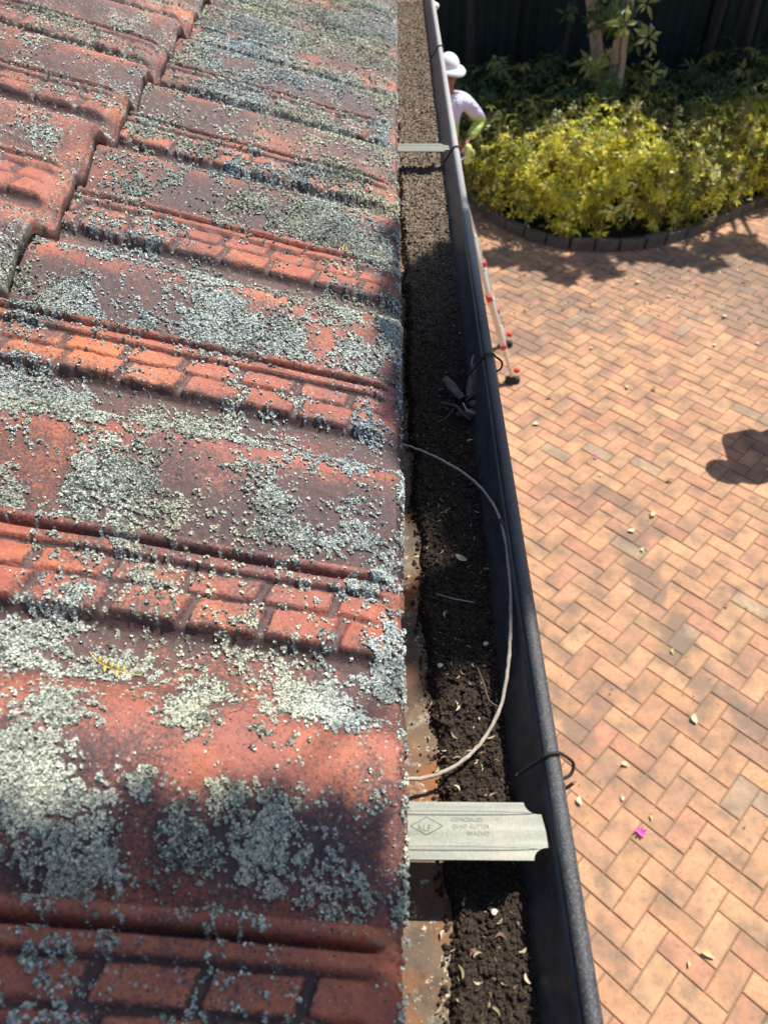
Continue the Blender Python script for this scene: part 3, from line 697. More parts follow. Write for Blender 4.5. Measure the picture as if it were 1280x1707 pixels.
# yellow frond on the roof
M_FR = simple('frond_yellow', (.50, .36, .10), .6, sc=200)
def on_roof(px, py, lift=.001):
    z = ZE+.02
    for _ in range(12):
        q = at(px, py, z); z = float(roof_z(np.array([q.x]), np.array([q.y]), 0)[0])+lift
    return at(px, py, z)
fr = empty('fern_sprig', on_roof(190, 1115), 'small dry yellow brown leaf sprig lying on lichen near the left edge of the roof', 'leaf sprig')
sp = [(150,1086), (158,1098), (172,1108), (190,1117), (210,1122), (236,1126)]
under(tube('midrib', catmull([on_roof(a, b, .0022) for a, b in sp], 4), .00055, M_FR, None, 6), fr)
for k, (a, b) in enumerate(((166,1104), (176,1110), (186,1115), (196,1118), (206,1121))):
    for sgn in (1, -1) if k % 2 else (1,):
        p0 = on_roof(a, b, .0022); p1 = on_roof(a+2*sgn, b-11*sgn, .004)
        under(tube('pinna', catmull([p0, (p0+p1)/2+Vector((.0004, 0, .001)), p1], 3), [.0005, .0009, .0012, .0013, .0012, .0008, .0003], M_FR, None, 6), fr)
# small orange frond farther on the roof
fr2 = empty('fern_sprig', on_roof(575, 417), 'tiny orange leaf sprig on the tiles near the gutter, far up the roof', 'leaf sprig')
under(tube('midrib', catmull([on_roof(a, b, .002) for a, b in ((562, 420), (574, 416), (588, 414))], 4), .0006, M_FR, None, 6), fr2)
for k in range(4):
    p0 = on_roof(565+6*k, 418-k, .002); p1 = on_roof(567+6*k, 410-k, .003)
    under(tube('pinna', [p0, p1], [.0010, .0005], M_FR, None, 5), fr2)

# ------------------------------------------------------------------ paving
def make_paving():
    w_ = .115; js = .0027; ca = math.sqrt(.5)
    ang = R(45+1.0); ux = np.array([math.cos(ang), math.sin(ang)]); uy = np.array([-math.sin(ang), math.cos(ang)])
    V = []; Fq = []; Cc = []
    stb = [(at(a, b, 0), r_, k_) for a, b, r_, k_ in ((1000,815,.09,.8),(1040,850,.08,.8),(1060,905,.10,1.25),(1075,960,.09,1.25),(1080,1000,.07,1.2),(1120,1060,.08,1.2),(1150,1100,.10,1.25),(1200,1150,.07,.9),(1250,1210,.12,.9),(980,1230,.09,1.1),(930,1180,.08,.8),(870,570,.25,.8),(950,520,.4,.5),(1100,450,.5,.7),(1230,460,.5,.8),(1260,520,.4,.6),(880,480,.35,.6),(1215,1330,.05,.6),(930,1000,.2,.3))]
    org = np.array([2.4, 2.2]); rr = random.Random(3)
    pal = [((.53, .285, .150), 8), ((.54, .29, .160), 7), ((.50, .252, .145), 6), ((.55, .315, .168), 4), ((.47, .258, .152), 4), ((.40, .275, .178), 1), ((.47, .230, .140), 2)]
    pool = [tuple(v*.97 for v in c) for c, n in pal for _ in range(n)]
    bed = lambda x, y: False
    for i in range(-130, 131):
        for j in range(-130, 131):
            d = (i-j) % 4
            if d == 0: a0, b0, la, lb = i, j, 2, 1
            elif d == 3: a0, b0, la, lb = i, j, 1, 2
            else: continue
            c = org+ux*(a0+la/2)*w_+uy*(b0+lb/2)*w_
            if not (-1.2 < c[0] < 9.5 and -3 < c[1] < 11.5): continue
            hx = la*w_/2-js; hy = lb*w_/2-js; bv = .0045; z = .0+rr.gauss(0, .0011); tx = rr.gauss(0, .006); ty = rr.gauss(0, .006)
            n0 = len(V)
            for (ex, ey, dz) in ((hx, hy, -.004), (hx-bv, hy-bv, 0)):
                for sx, sy in ((-1, -1), (1, -1), (1, 1), (-1, 1)):
                    q = c+ux*sx*ex+uy*sy*ey
                    V.append((q[0], q[1], z+dz+tx*sx*ex+ty*sy*ey))
            for sx, sy in ((-1, -1), (1, -1), (1, 1), (-1, 1)):
                q = c+ux*sx*hx+uy*sy*hy; V.append((q[0], q[1], -.03))
            Fq.append((n0+4, n0+5, n0+6, n0+7))
            for k in range(4):
                k2 = (k+1) % 4; Fq.append((n0+k, n0+k2, n0+4+k2, n0+4+k)); Fq.append((n0+8+k, n0+8+k2, n0+k2, n0+k))
            col = np.array(rr.choice(pool))*rr.uniform(.90, 1.06); Cc += [col]*12
    Va = np.array(V); st = np.zeros(len(Va))
    for q_, r_, k_ in stb: st = np.maximum(st, k_*np.exp(-((Va[:, 0]-q_.x)**2+(Va[:, 1]-q_.y)**2)/r_**2))
    m, t, p = mat('clay_pavers'); a = attrcol(t); n1 = noise(t, 5.5, 5, .62); n2 = noise(t, 26, 5, .65); n3 = noise(t, 62, 6, .75)
    c = mix(t, .75, a.outputs[0], ramp(t, n2.outputs[0], [(.32, (.56, .53, .52)), (.48, g3(.93)), (.66, (1.16, 1.18, 1.18))]).outputs[0], 'MULTIPLY')
    c = mix(t, .5, c, ramp(t, n3.outputs[0], [(.36, g3(.50)), (.62, g3(1.24))]).outputs[0], 'MULTIPLY')
    # mould and leaf stains
    ad = nd(t, 'ShaderNodeMath', operation='MULTIPLY_ADD'); t.links.new(n2.outputs[0], ad.inputs[0]); ad.inputs[1].default_value = .62; 
    sa = attrcol(t, 'stain'); a2 = nd(t, 'ShaderNodeMath', operation='MULTIPLY_ADD'); t.links.new(sa.outputs[2], a2.inputs[0]); a2.inputs[1].default_value = .34; t.links.new(n1.outputs[0], a2.inputs[2]); t.links.new(a2.outputs[0], ad.inputs[2])
    a3 = nd(t, 'ShaderNodeMath', operation='MULTIPLY_ADD'); t.links.new(n3.outputs[0], a3.inputs[0]); a3.inputs[1].default_value = .45; t.links.new(ad.outputs[0], a3.inputs[2])
    mr3 = nd(t, 'ShaderNodeMapRange'); mr3.inputs[1].default_value = .95; mr3.inputs[2].default_value = 1.22; mr3.inputs[4].default_value = .78; t.links.new(a3.outputs[0], mr3.inputs[0])
    c = mix(t, mr3.outputs[0], c, (.135, .102, .078))
    t.links.new(c, p.inputs['Base Color']); p.inputs['Roughness'].default_value = .85; bump(t, p, n3.outputs[0], .001)
    o = link('paving', np_mesh('paving', V, Fq, False, {'col': np.array(Cc), 'stain': st}), m); tag(o, kind='structure')
make_paving()
M_SAND = simple('joint_sand', (.20, .135, .085), .95, sc=60)
g = link('ground', mesh_from('ground', [([(-120, -120, -.0075), (120, -120, -.0075), (120, 120, -.0075), (-120, 120, -.0075)], [(0, 1, 2, 3)])], False), M_SAND); tag(g, kind='structure')

def litter():
    rs = np.random.RandomState(8); V = []; Fc = []; Cc = []
    for k in range(900):
        px = rs.uniform(800, 1500); py = rs.uniform(400, 540) if k % 4 else rs.uniform(420, 1500)
        if rs.rand() < (py-400)/260 and k % 4: continue
        q = at(px, py, .006); th = rs.uniform(0, 6.28); L_ = rs.uniform(.008, .028) if k % 4 else rs.uniform(.004, .010); W_ = L_*rs.uniform(.25, .5)
        u = Vector((math.cos(th), math.sin(th), rs.uniform(-.2, .4))); v = Vector((-math.sin(th), math.cos(th), rs.uniform(-.3, .3))); n0 = len(V)
        V += [q-u*L_, q+v*W_, q+u*L_, q-v*W_+Vector((0, 0, .004))]; Fc += [(n0, n0+1, n0+2, n0+3)]
        c_ = [(.42, .30, .16), (.20, .12, .06), (.12, .08, .05), (.5, .42, .24), (.22, .22, .08)][rs.randint(5)]; Cc += [c_]*4
    o = link('leaf_litter', np_mesh('leaf_litter', np.array([tuple(v) for v in V]), np.array(Fc), False, {'col': np.array(Cc)}), leaf_mat('litter_leaf', .1, .8, .2))
    tag(o, 'fine scraps of leaf litter strewn on the paving before the garden edging', 'leaf litter', kind='stuff')
litter()
# kerb line of the garden bed, from left to right
kp = [at(a, b, 0) for a, b in ((700, 250), (760, 300), (800, 345), (850, 385), (930, 411), (1000, 417), (1070, 413), (1150, 392), (1220, 362), (1280, 335), (1380, 300))]
kc = catmull(kp, 12)
def kerb_front(x):
    ys = np.interp(x, [p.x for p in kc], [p.y for p in kc]); return ys
M_KB = simple('edging_block', (.12, .092, .07), .9, sc=25, bmp=.004); parts = []
acc = 0; last = kc[0]
for a, b in zip(kc[:-1], kc[1:]):
    acc += (b-a).length
    if acc > .24:
        d = (b-last); mid = (b+last)/2; rot = Matrix.Rotation(math.atan2(d.y, d.x)+random.gauss(0, .03), 3, 'Z') @ Matrix.Rotation(random.gauss(0, .03), 3, 'X')
        parts.append(box_np((mid.x, mid.y, .03+random.gauss(0, .007)), (d.length-.014, .085, .17), rot)); last = b; acc = 0
o = bevel_mod(link('garden_edging', mesh_from('garden_edging', parts, False), M_KB), .01); tag(o, 'curved row of dark grey edging blocks in front of the golden hedge', 'garden edging')
# bed soil
bp = [(p.x, p.y+.04, .03) for p in kc]; top = [(p.x*1.0, 16, .05) for p in kc]; n = len(bp)
V = bp+top; Fq = [(i, i+1, n+i+1, n+i) for i in range(n-1)]
V2 = [(kc[-1].x, kc[-1].y+.04, .03), (14, 9.9, .03), (14, 16, .05), (kc[-1].x, 16, .05), (-3, 11, .03), (kc[0].x, kc[0].y, .03), (kc[0].x, 16, .05), (-3, 16, .05)]
o = link('bed_soil', mesh_from('bed_soil', [(V, Fq), (V2, [(0, 1, 2, 3), (4, 5, 6, 7)])], False), simple('bed_mulch', (.035, .026, .018), .95, sc=30, bmp=.01)); tag(o, kind='structure')

# ------------------------------------------------------------------ foliage
M_LEAF = leaf_mat('shrub_leaf', .5, .36, .5)
def whorl_leaves(centers, dirs, scale, cols, nleaf=7, seed=0):
    """umbrella-like whorls of pointed leaflets"""
    rs = np.random.RandomState(seed); V = []; Fc = []; Cc = []
    for c, d, s, col in zip(centers, dirs, scale, cols):
        d = Vector(d).normalized(); a = d.orthogonal().normalized(); b = d.cross(a); ph0 = rs.rand()*6.28
        nl = rs.randint(4, nleaf+2)
        for k in range(nl):
            th = ph0+2*math.pi*k/nl+rs.uniform(-.35, .35); r = a*math.cos(th)+b*math.sin(th); side = d.cross(r)
            L_ = s*rs.uniform(.55, 1.2); W_ = L_*rs.uniform(.14, .22); dr = rs.uniform(-.05, .75)
            p0 = Vector(c)+r*s*.10; n0 = len(V)
            p1 = p0+r*L_*.45+d*L_*.02; p2 = p0+r*L_*.97-d*L_*dr
            V += [p0, p1+side*W_-d*.0, p1-d*W_*.35, p1-side*W_, p2]
            Fc += [(n0, n0+1, n0+2), (n0, n0+2, n0+3), (n0+1, n0+4, n0+2), (n0+2, n0+4, n0+3)]
            cc = np.array(col)*rs.uniform(.8, 1.2); Cc += [cc]*5
    return V, Fc, Cc
def shrub_mesh(name, rx, ry, hz, n, palette, seed, ls=.098):
    rs = np.random.RandomState(seed); ce = []; di = []; sc = []; co = []
    bumps = [(rs.uniform(0, 6.28), rs.uniform(.2, 1), rs.uniform(.75, 1.12)) for _ in range(9)]
    for i in range(n):
        th = rs.rand()*6.28; el = math.asin(rs.uniform(-.1, 1)); k = 1-.5*rs.rand()**2.2
        lump = 1+.16*math.sin(3*th+seed)*math.cos(4*el+seed*2)+.10*math.sin(7*th+seed*3)
        k *= lump
        x = rx*k*math.cos(th)*math.cos(el)**.7; y = ry*k*math.sin(th)*math.cos(el)**.7; z = hz*(.25+.72*k*math.sin(el)) if el > 0 else hz*(.1+.15*rs.rand())
        ce.append((x, y, z)); v = Vector((x/rx, y/ry, .8*z/hz+.35))+Vector(rs.randn(3)*.35); di.append(v); sc.append(ls*rs.uniform(.6, 1.35))
        outer = np.clip((k/lump-.6)/.4, 0, 1); pi_ = rs.rand(); base = palette[int(rs.rand()*len(palette))]
        co.append(base)
    V, Fc, Cc = whorl_leaves(ce, di, sc, co, 7, seed)
    me = np_mesh(name, np.array([tuple(v) for v in V]), np.array(Fc), False, {'col': np.array(Cc)}); me.materials.append(M_LEAF); return me
def stems_mesh(rx, ry, hz, seed, n=9):
    rr = random.Random(seed); parts = []
    for k in range(n):
        a = rr.uniform(0, 6.28); e = Vector((rx*.7*math.cos(a), ry*.7*math.sin(a), hz*.8)); parts.append(tube_np(catmull([(0, 0, 0), e*.45+Vector((0, 0, .05)), e], 3), [.012, .011, .010, .009, .007, .006, .004], 5))
    me = mesh_from('stem', parts); me.materials.append(M_STEM); return me
M_STEM = simple('stem_bark', (.13, .10, .07), .9, sc=50)
GOLD = [(.88, .80, .07), (.86, .80, .10), (.78, .76, .08), (.88, .84, .28), (.30, .36, .05), (.70, .64, .06), (.30, .22, .05)]
OLIVE = [(.22, .24, .05), (.30, .28, .06), (.16, .20, .05), (.40, .38, .08), (.24, .18, .06)]
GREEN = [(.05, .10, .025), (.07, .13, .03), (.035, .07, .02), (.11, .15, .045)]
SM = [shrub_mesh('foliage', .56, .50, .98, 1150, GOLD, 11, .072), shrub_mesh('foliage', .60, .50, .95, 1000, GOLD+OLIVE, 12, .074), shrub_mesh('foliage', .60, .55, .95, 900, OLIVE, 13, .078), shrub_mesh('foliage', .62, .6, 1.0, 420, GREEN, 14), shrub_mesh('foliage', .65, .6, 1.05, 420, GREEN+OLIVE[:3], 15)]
ST = stems_mesh(.55, .5, .95, 5)
def shrub(x, y, k, sc, lab, grp, cat='shrub'):
    o = empty('shrub', (x, y, .03), lab, cat, grp, random.uniform(0, 6.28)); o.scale = (sc, sc, sc*random.uniform(.93, 1.05))
    f = link('foliage', SM[k], None, o); s = link('stem', ST, None, o); return o
front = [(1.45, 1, 'leftmost olive gold shrub of the front row, beside the standing worker', .90, 1), (1.95, 0, 'bright yellow shrub left of centre in the front row', .98, 0), (2.5, 0, 'brightest yellow shrub at the bulge of the garden edging', 1.0, 0),
         (3.05, 0, 'duller olive brown shrub right of the brightest yellow one', .95, 1), (3.6, 0, 'olive gold shrub in the front row under the right side of the frame', .95, 1), (4.15, 0, 'bright yellow shrub near the right edge of the frame', 1.0, 0), (4.75, 0, 'yellow shrub at the far right end of the front row', 1.0, 0)]
for x, _, lab, sc, k in front:
    shrub(x, float(kerb_front(x))+.58, k, sc, lab, 'golden shrubs in the front row of the hedge')
mid = [(1.3, 9.1, 2), (1.9, 8.95, 2), (2.5, 8.85, 1), (3.1, 8.9, 2), (3.75, 9.0, 1), (4.4, 9.2, 1), (5.0, 9.4, 2)]
ML = ['olive shrub directly behind the worker with the white hat', 'olive shrub behind the gap between the first yellow shrubs', 'gold tipped shrub rising behind the brightest yellow shrub', 'olive shrub in the second row below the slanting trunks', 'gold flecked shrub in the second row right of centre', 'gold flecked shrub in the second row near the right edge', 'olive shrub at the right end of the second row']
for (x, y, k), lab in zip(mid, ML): shrub(x, y, k, 1.06, lab, 'shrubs in the second row of the hedge')
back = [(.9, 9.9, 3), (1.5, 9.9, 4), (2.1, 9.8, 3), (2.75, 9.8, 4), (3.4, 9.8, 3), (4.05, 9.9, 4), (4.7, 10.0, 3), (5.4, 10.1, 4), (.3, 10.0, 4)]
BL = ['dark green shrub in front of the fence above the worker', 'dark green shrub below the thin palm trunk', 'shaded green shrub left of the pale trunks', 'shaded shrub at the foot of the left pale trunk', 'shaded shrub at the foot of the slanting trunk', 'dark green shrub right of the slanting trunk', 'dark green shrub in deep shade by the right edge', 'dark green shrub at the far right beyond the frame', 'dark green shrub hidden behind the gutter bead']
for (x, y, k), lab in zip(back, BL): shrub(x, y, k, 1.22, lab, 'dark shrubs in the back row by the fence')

# leafy crowns (thousands of leaf-sized faces in clumps)
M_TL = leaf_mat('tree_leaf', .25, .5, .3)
def crown_mesh(blobs, per, ls, cols, seed):
    rs = np.random.RandomState(seed); Vs = []; Cs = []; N = 0
    for (x, y, z, rx, ry, rz, dens) in blobs:
        n = int(per*dens); d = rs.randn(n, 3); d /= np.linalg.norm(d, axis=1)[:, None]; r = rs.rand(n)**.45
        c = np.array([x, y, z])+d*r[:, None]*np.array([rx, ry, rz])
        a = rs.randn(n, 3); a[:, 2] *= .5; a /= np.linalg.norm(a, axis=1)[:, None]; b = np.cross(a, rs.randn(n, 3)*np.array([.4, .4, 1])); b /= np.linalg.norm(b, axis=1)[:, None]
        L_ = (ls*(.6+.8*rs.rand(n)))[:, None]; W_ = L_*.28
        Vs.append(np.stack([c, c+a*L_*.5+b*W_, c+a*L_, c+a*L_*.5-b*W_], 1).reshape(-1, 3))
        ci = rs.randint(0, len(cols), n); cc = np.array(cols)[ci]*(.75+.5*rs.rand(n, 1)); Cs.append(np.repeat(cc[:, None], 4, 1).reshape(-1, 3)); N += n
    me = np_mesh('crown', np.concatenate(Vs), (np.arange(N)*4)[:, None]+np.arange(4)[None], False, {'col': np.concatenate(Cs)}); me.materials.append(M_TL); return me
M_TR = simple('pale_trunk', (.42, .29, .20), .9, sc=25, bmp=.01); M_TRD = simple('dark_trunk', (.035, .028, .022), .9, sc=25, bmp=.01)
def tree(base, top, r0, r1, blobs, lab, m=M_TR, per=500, ls=.11, cols=GREEN, seed=1, name='tree', bend=(0, 0)):
    o = empty(name, base, lab, 'tree'); b = Vector(base); tp = Vector(top)-b
    mid = tp*.5+Vector((bend[0], bend[1], 0)); pl = catmull([(0, 0, -.05), mid, tp], 6); n = len(pl)
    tube('trunk', pl, [r0+(r1-r0)*k/(n-1)+.004*math.sin(k*2.3) for k in range(n)], m, o, 12)
    parts = []
    for (x, y, z, rx, ry, rz, d) in blobs:
        e = Vector((x, y, z))-b; s = tp*.85
        parts.append(tube_np(catmull([s, s.lerp(e, .5)+Vector((0, 0, .1)), e], 4), [r1*.8, r1*.7, r1*.62, r1*.55, r1*.5, r1*.42, r1*.35, r1*.28, r1*.15], 7))
    link('limb', mesh_from('limb', parts), m, o)
    me = crown_mesh([(x-b.x, y-b.y, z-b.z, rx, ry, rz, d) for (x, y, z, rx, ry, rz, d) in blobs], per, ls, cols, seed)
    link('crown', me, None, o); return o
pA = at(990, 85, .9); 
def up(px, py, Y):
    d = ray(px, py); t_ = Y/d.y; return Vector((0, 0, H))+d*t_
a0, a1 = up(1000, 130, 9.9), up(985, -10, 9.9); d = (a1-a0); bA = a0-d*(a0.z/d.z); tA = a0+d*((4.2-a0.z)/d.z)
tree((bA.x, 9.9, 0), (tA.x, 9.9, 4.2), .075, .06, [(tA.x-.6, 11.6, 4.6, 1.3, .9, .7, 1.6), (tA.x+.6, 11.8, 5.2, 1.3, 1.0, .8, 1.6), (tA.x-.2, 11.3, 5.4, 1.0, .8, .6, 1)], 'straight pale tree trunk left of the slanting one, in front of the fence', per=2600, seed=3)
a0, a1 = up(1027, 130, 9.5), up(1047, -10, 9.5); d = (a1-a0); bA = a0-d*(a0.z/d.z); tA = a0+d*((4.0-a0.z)/d.z)
tree((bA.x, 9.5, 0), (tA.x, 9.6, 4.0), .09, .075, [(tA.x+.4, 11.2, 4.6, 1.3, .7, .6, 1.5), (tA.x+1.6, 11.6, 4.8, 1.2, .9, .7, 1.5), (tA.x+.2, 12.0, 5.0, 1.2, 1.2, .8, 1.5)], 'slanting pale tree trunk rising out of the middle of the hedge', per=2600, seed=4)
for k, (px, Yt, r, lab) in enumerate(((935, 10.7, .035, 'thin dark palm trunk before the fence left of the pale trunks'), (795, 10.8, .06, 'dark trunk by the fence above the worker'), (1180, 10.8, .045, 'dark leaning trunk near the fence right of the pale trunks'), (1262, 10.4, .04, 'dark tree trunk at the right edge of the frame'))):
    a0 = up(px, 60, Yt)
    tree((a0.x, Yt, 0), (a0.x+.25*(-1)**k, Yt+.1, 4.0), r, r*.7, [(a0.x+dx+.6, Yt+dy+1.2, 4.2+dz, 1.25, .95, .7, 1.3) for dx, dy, dz in ((-.7, -.3, .3), (.6, .1, .6), (0, .6, 0), (0, -.6, .9))], lab, M_TRD, 2600, .11, GREEN, 20+k)
sh = []
for (px, py, r_, dn_) in ((835,430,.22,2.2), (900,436,.22,2.2), (980,436,.20,2.0), (1060,420,.25,1.6), (1130,430,.22,.7), (1010,455,.12,.5), (940,462,.12,.5), (1230,405,.3,1.0), (1180,440,.14,.5), (1270,425,.15,.6), (1100,424,.2,1.0), (1180,415,.15,.6),
   (800,200,.4,1.2), (850,150,.5,1.4), (950,145,.5,1.4), (1060,140,.5,1.4), (1180,140,.5,1.4), (1270,130,.5,1.4)):
    z = random.uniform(4.6, 5.2); zg = 0 if py > 360 else .6; g_ = at(px, py, zg); kk = (z-zg)/SUN.z
    sh.append((g_.x+SUN.x*kk, g_.y+SUN.y*kk, z, r_, r_*.8, .18, dn_))
tree((6.9, 11.6, 0), (5.4, 10.6, 4.3), .12, .07, sh, 'spreading tree at the right behind the hedge whose boughs shade the garden edge', M_TRD, 420, .11, GREEN, 77)
# broad leaf climber leaves on the pale trunks
rs = np.random.RandomState(5); ce = []; di = []; sc = []; co = []
for k in range(46):
    t_ = rs.rand(); left = rs.rand() < .35; c_ = up((990 if left else 1040)+rs.normal(0, 26), 175-190*t_, 9.42+rs.uniform(-.2, .25)); ce.append(tuple(c_)); di.append((rs.uniform(-.6, .6), -.9, rs.uniform(-.1, .8))); sc.append(rs.uniform(.09, .19))
    co.append([(.05, .09, .025), (.08, .13, .03), (.36, .36, .10), (.05, .10, .03)][rs.randint(4)] if t_ > .35 else [(.45, .44, .14), (.30, .34, .09), (.10, .16, .04)][rs.randint(3)])
V, Fc, Cc = whorl_leaves(ce, di, sc, co, 7, 31)
cl = empty('climber', (2.9, 9.6, 0), 'drooping green and yellow leaf whorls growing round the two pale trunks', 'climbing plant')
under(link('leaves', np_mesh('leaves', np.array([tuple(v) for v in V]), np.array(Fc), False, {'col': np.array(Cc)}), M_LEAF), cl)
st_ = [up(1027, 130, 9.42), up(1033, 80, 9.42), up(1040, 30, 9.42), up(1047, -20, 9.42)]
under(tube('vine_stem', catmull([Vector((st_[0].x-.1, 9.42, 0))]+st_, 4), .012, M_STEM), cl)

# fence
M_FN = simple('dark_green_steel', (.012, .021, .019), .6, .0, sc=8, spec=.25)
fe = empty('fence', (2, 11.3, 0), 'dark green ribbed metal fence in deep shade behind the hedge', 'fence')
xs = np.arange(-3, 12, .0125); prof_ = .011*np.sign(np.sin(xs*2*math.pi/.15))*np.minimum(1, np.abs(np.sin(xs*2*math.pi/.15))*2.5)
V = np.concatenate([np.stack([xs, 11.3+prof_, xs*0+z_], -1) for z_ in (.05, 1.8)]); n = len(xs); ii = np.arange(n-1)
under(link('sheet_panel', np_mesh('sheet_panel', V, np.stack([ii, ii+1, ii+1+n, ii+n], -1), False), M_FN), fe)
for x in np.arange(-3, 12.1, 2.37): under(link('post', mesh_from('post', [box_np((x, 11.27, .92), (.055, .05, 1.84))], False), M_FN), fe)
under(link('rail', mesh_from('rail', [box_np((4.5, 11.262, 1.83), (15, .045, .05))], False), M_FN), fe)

# unseen tree over the roof, sprays added to shade gutter and tiles
SH = [  # photo place, spread (m) and density of each spray's shadow on roof or gutter
 (60,1600,.14,.06,1.5), (240,1590,.11,.06,1.5), (390,1600,.08,.06,1.4), (120,1700,.16,.08,1.6), (340,1710,.10,.08,1.6), (200,1900,.22,.12,1.8), (330,1500,.07,.03,.6), (120,1480,.07,.03,.6),  # on the roof, added in place of the photographer's own shadow
 (720,500,.06,.09,1.3), (735,590,.06,.08,1.4), (740,680,.06,.07,1.4), (745,740,.06,.05,1.1), (800,1010,.04,.03,.9), (770,450,.05,.08,1.0), (800,470,.03,.10,1.2), (815,560,.03,.08,1.3), (830,640,.03,.07,1.3), (845,720,.03,.07,1.2), (855,800,.03,.05,1.0), (880,900,.02,.04,.6),
]
Zs = 5.6; blobs = []
for (px, py, rx, ry, dn_) in SH:
    g_ = at(px, py, 3.18) if px > 665 else at(px, py, 3.26+SL*max(0, -(px-655)/1250*.75))
    z = Zs+random.uniform(-.3, .3); kk = (z-g_.z)/SUN.z
    blobs.append((g_.x+SUN.x*kk, g_.y+SUN.y*kk, z, rx, ry, .12, dn_))
ov = empty('overhanging_tree', (3.3, -3.0, 0), 'unseen leafy tree behind the photographer with sprays added to shade the roof', 'tree'); b = Vector((3.3, -3.0, 0))
tr = [(3.3, -3.0, -.1), (3.2, -2.9, 2), (2.8, -2.5, 4.2), (1.7, -1.6, 5.6), (.85, -.8, 6.0), (.6, .3, 6.0)]
under(tube('trunk', catmull(tr, 6), [.13-.11*k/30 for k in range(31)], M_TR, None, 12), ov)
parts = []
prev_ = Vector((.6, .3, 6.0)); left_ = [Vector(q_[:3]) for q_ in blobs]
while left_:                                   # one wandering twig from spray to spray
    nx = min(left_, key=lambda v: (v-prev_).length); left_.remove(nx); mid_ = (prev_+nx)/2+Vector((0, 0, .05))
    parts.append(tube_np(catmull([prev_, mid_, nx], 4), .0035, 5)); prev_ = nx
under(link('limb', mesh_from('limb', parts), M_TR), ov)
big = [(2.4, -2.6, 5.9, 1.2, .9, .7, 7), (3.8, -3.4, 5.8, 1.2, .9, .8, 7)]
under(link('crown', crown_mesh(blobs+big, 190, .06, GREEN, 66), None), ov)

# ------------------------------------------------------------------ people
def skin(name, joints, edges, m, parent, sub=2):
    """joints: list of (pos, radius or (rx, ry))"""
    me = bpy.data.meshes.new(name); me.from_pydata([tuple(j[0]) for j in joints], edges, []); o = link(name, me, m, parent)
    md = o.modifiers.new('skin', 'SKIN'); md.use_smooth_shade = True
    for k, j in enumerate(joints):
        r = j[1]; me.skin_vertices[0].data[k].radius = r if isinstance(r, (tuple, list)) else (r, r)
    me.skin_vertices[0].data[0].use_root = True
    sb = o.modifiers.new('sub', 'SUBSURF'); sb.levels = sub; sb.render_levels = sub
    for p_ in me.polygons: p_.use_smooth = True
    return o
M_SKIN = simple('skin', (.30, .15, .09), .55, var=.1); M_HAT = simple('hat_white', (.74, .74, .76), .7, var=.08)
def hivis():
    m, t, p = mat('work_shirt'); tc = nd(t, 'ShaderNodeTexCoord'); sx = nd(t, 'ShaderNodeSeparateXYZ'); t.links.new(tc.outputs['Object'], sx.inputs[0]); n = noise(t, 14, 3)
    ad = nd(t, 'ShaderNodeMath', operation='MULTIPLY_ADD'); t.links.new(n.outputs[0], ad.inputs[0]); ad.inputs[1].default_value = .10; t.links.new(sx.outputs[2], ad.inputs[2])
    r = ramp(t, ad.outputs[0], [(0, (.50, .60, .16)), (.5, (.62, .62, .78))]); r.color_ramp.interpolation = 'LINEAR'
    mr = nd(t, 'ShaderNodeMapRange'); mr.inputs[1].default_value = 1.24; mr.inputs[2].default_value = 1.36; t.links.new(ad.outputs[0], mr.inputs[0]); t.links.new(mr.outputs[0], r.inputs[0])
    t.links.new(r.outputs[0], p.inputs['Base Color']); p.inputs['Roughness'].default_value = .8; n9 = noise(t, 9, 3, .5); bump(t, p, n9.outputs[0], .05); return m
M_SHIRT = hivis(); M_PANT = simple('work_trousers', (.36, .31, .33), .85); M_BOOT = simple('boot', (.08, .06, .05), .6); M_PLAIN = simple('plain_shirt', (.2, .22, .26), .85)
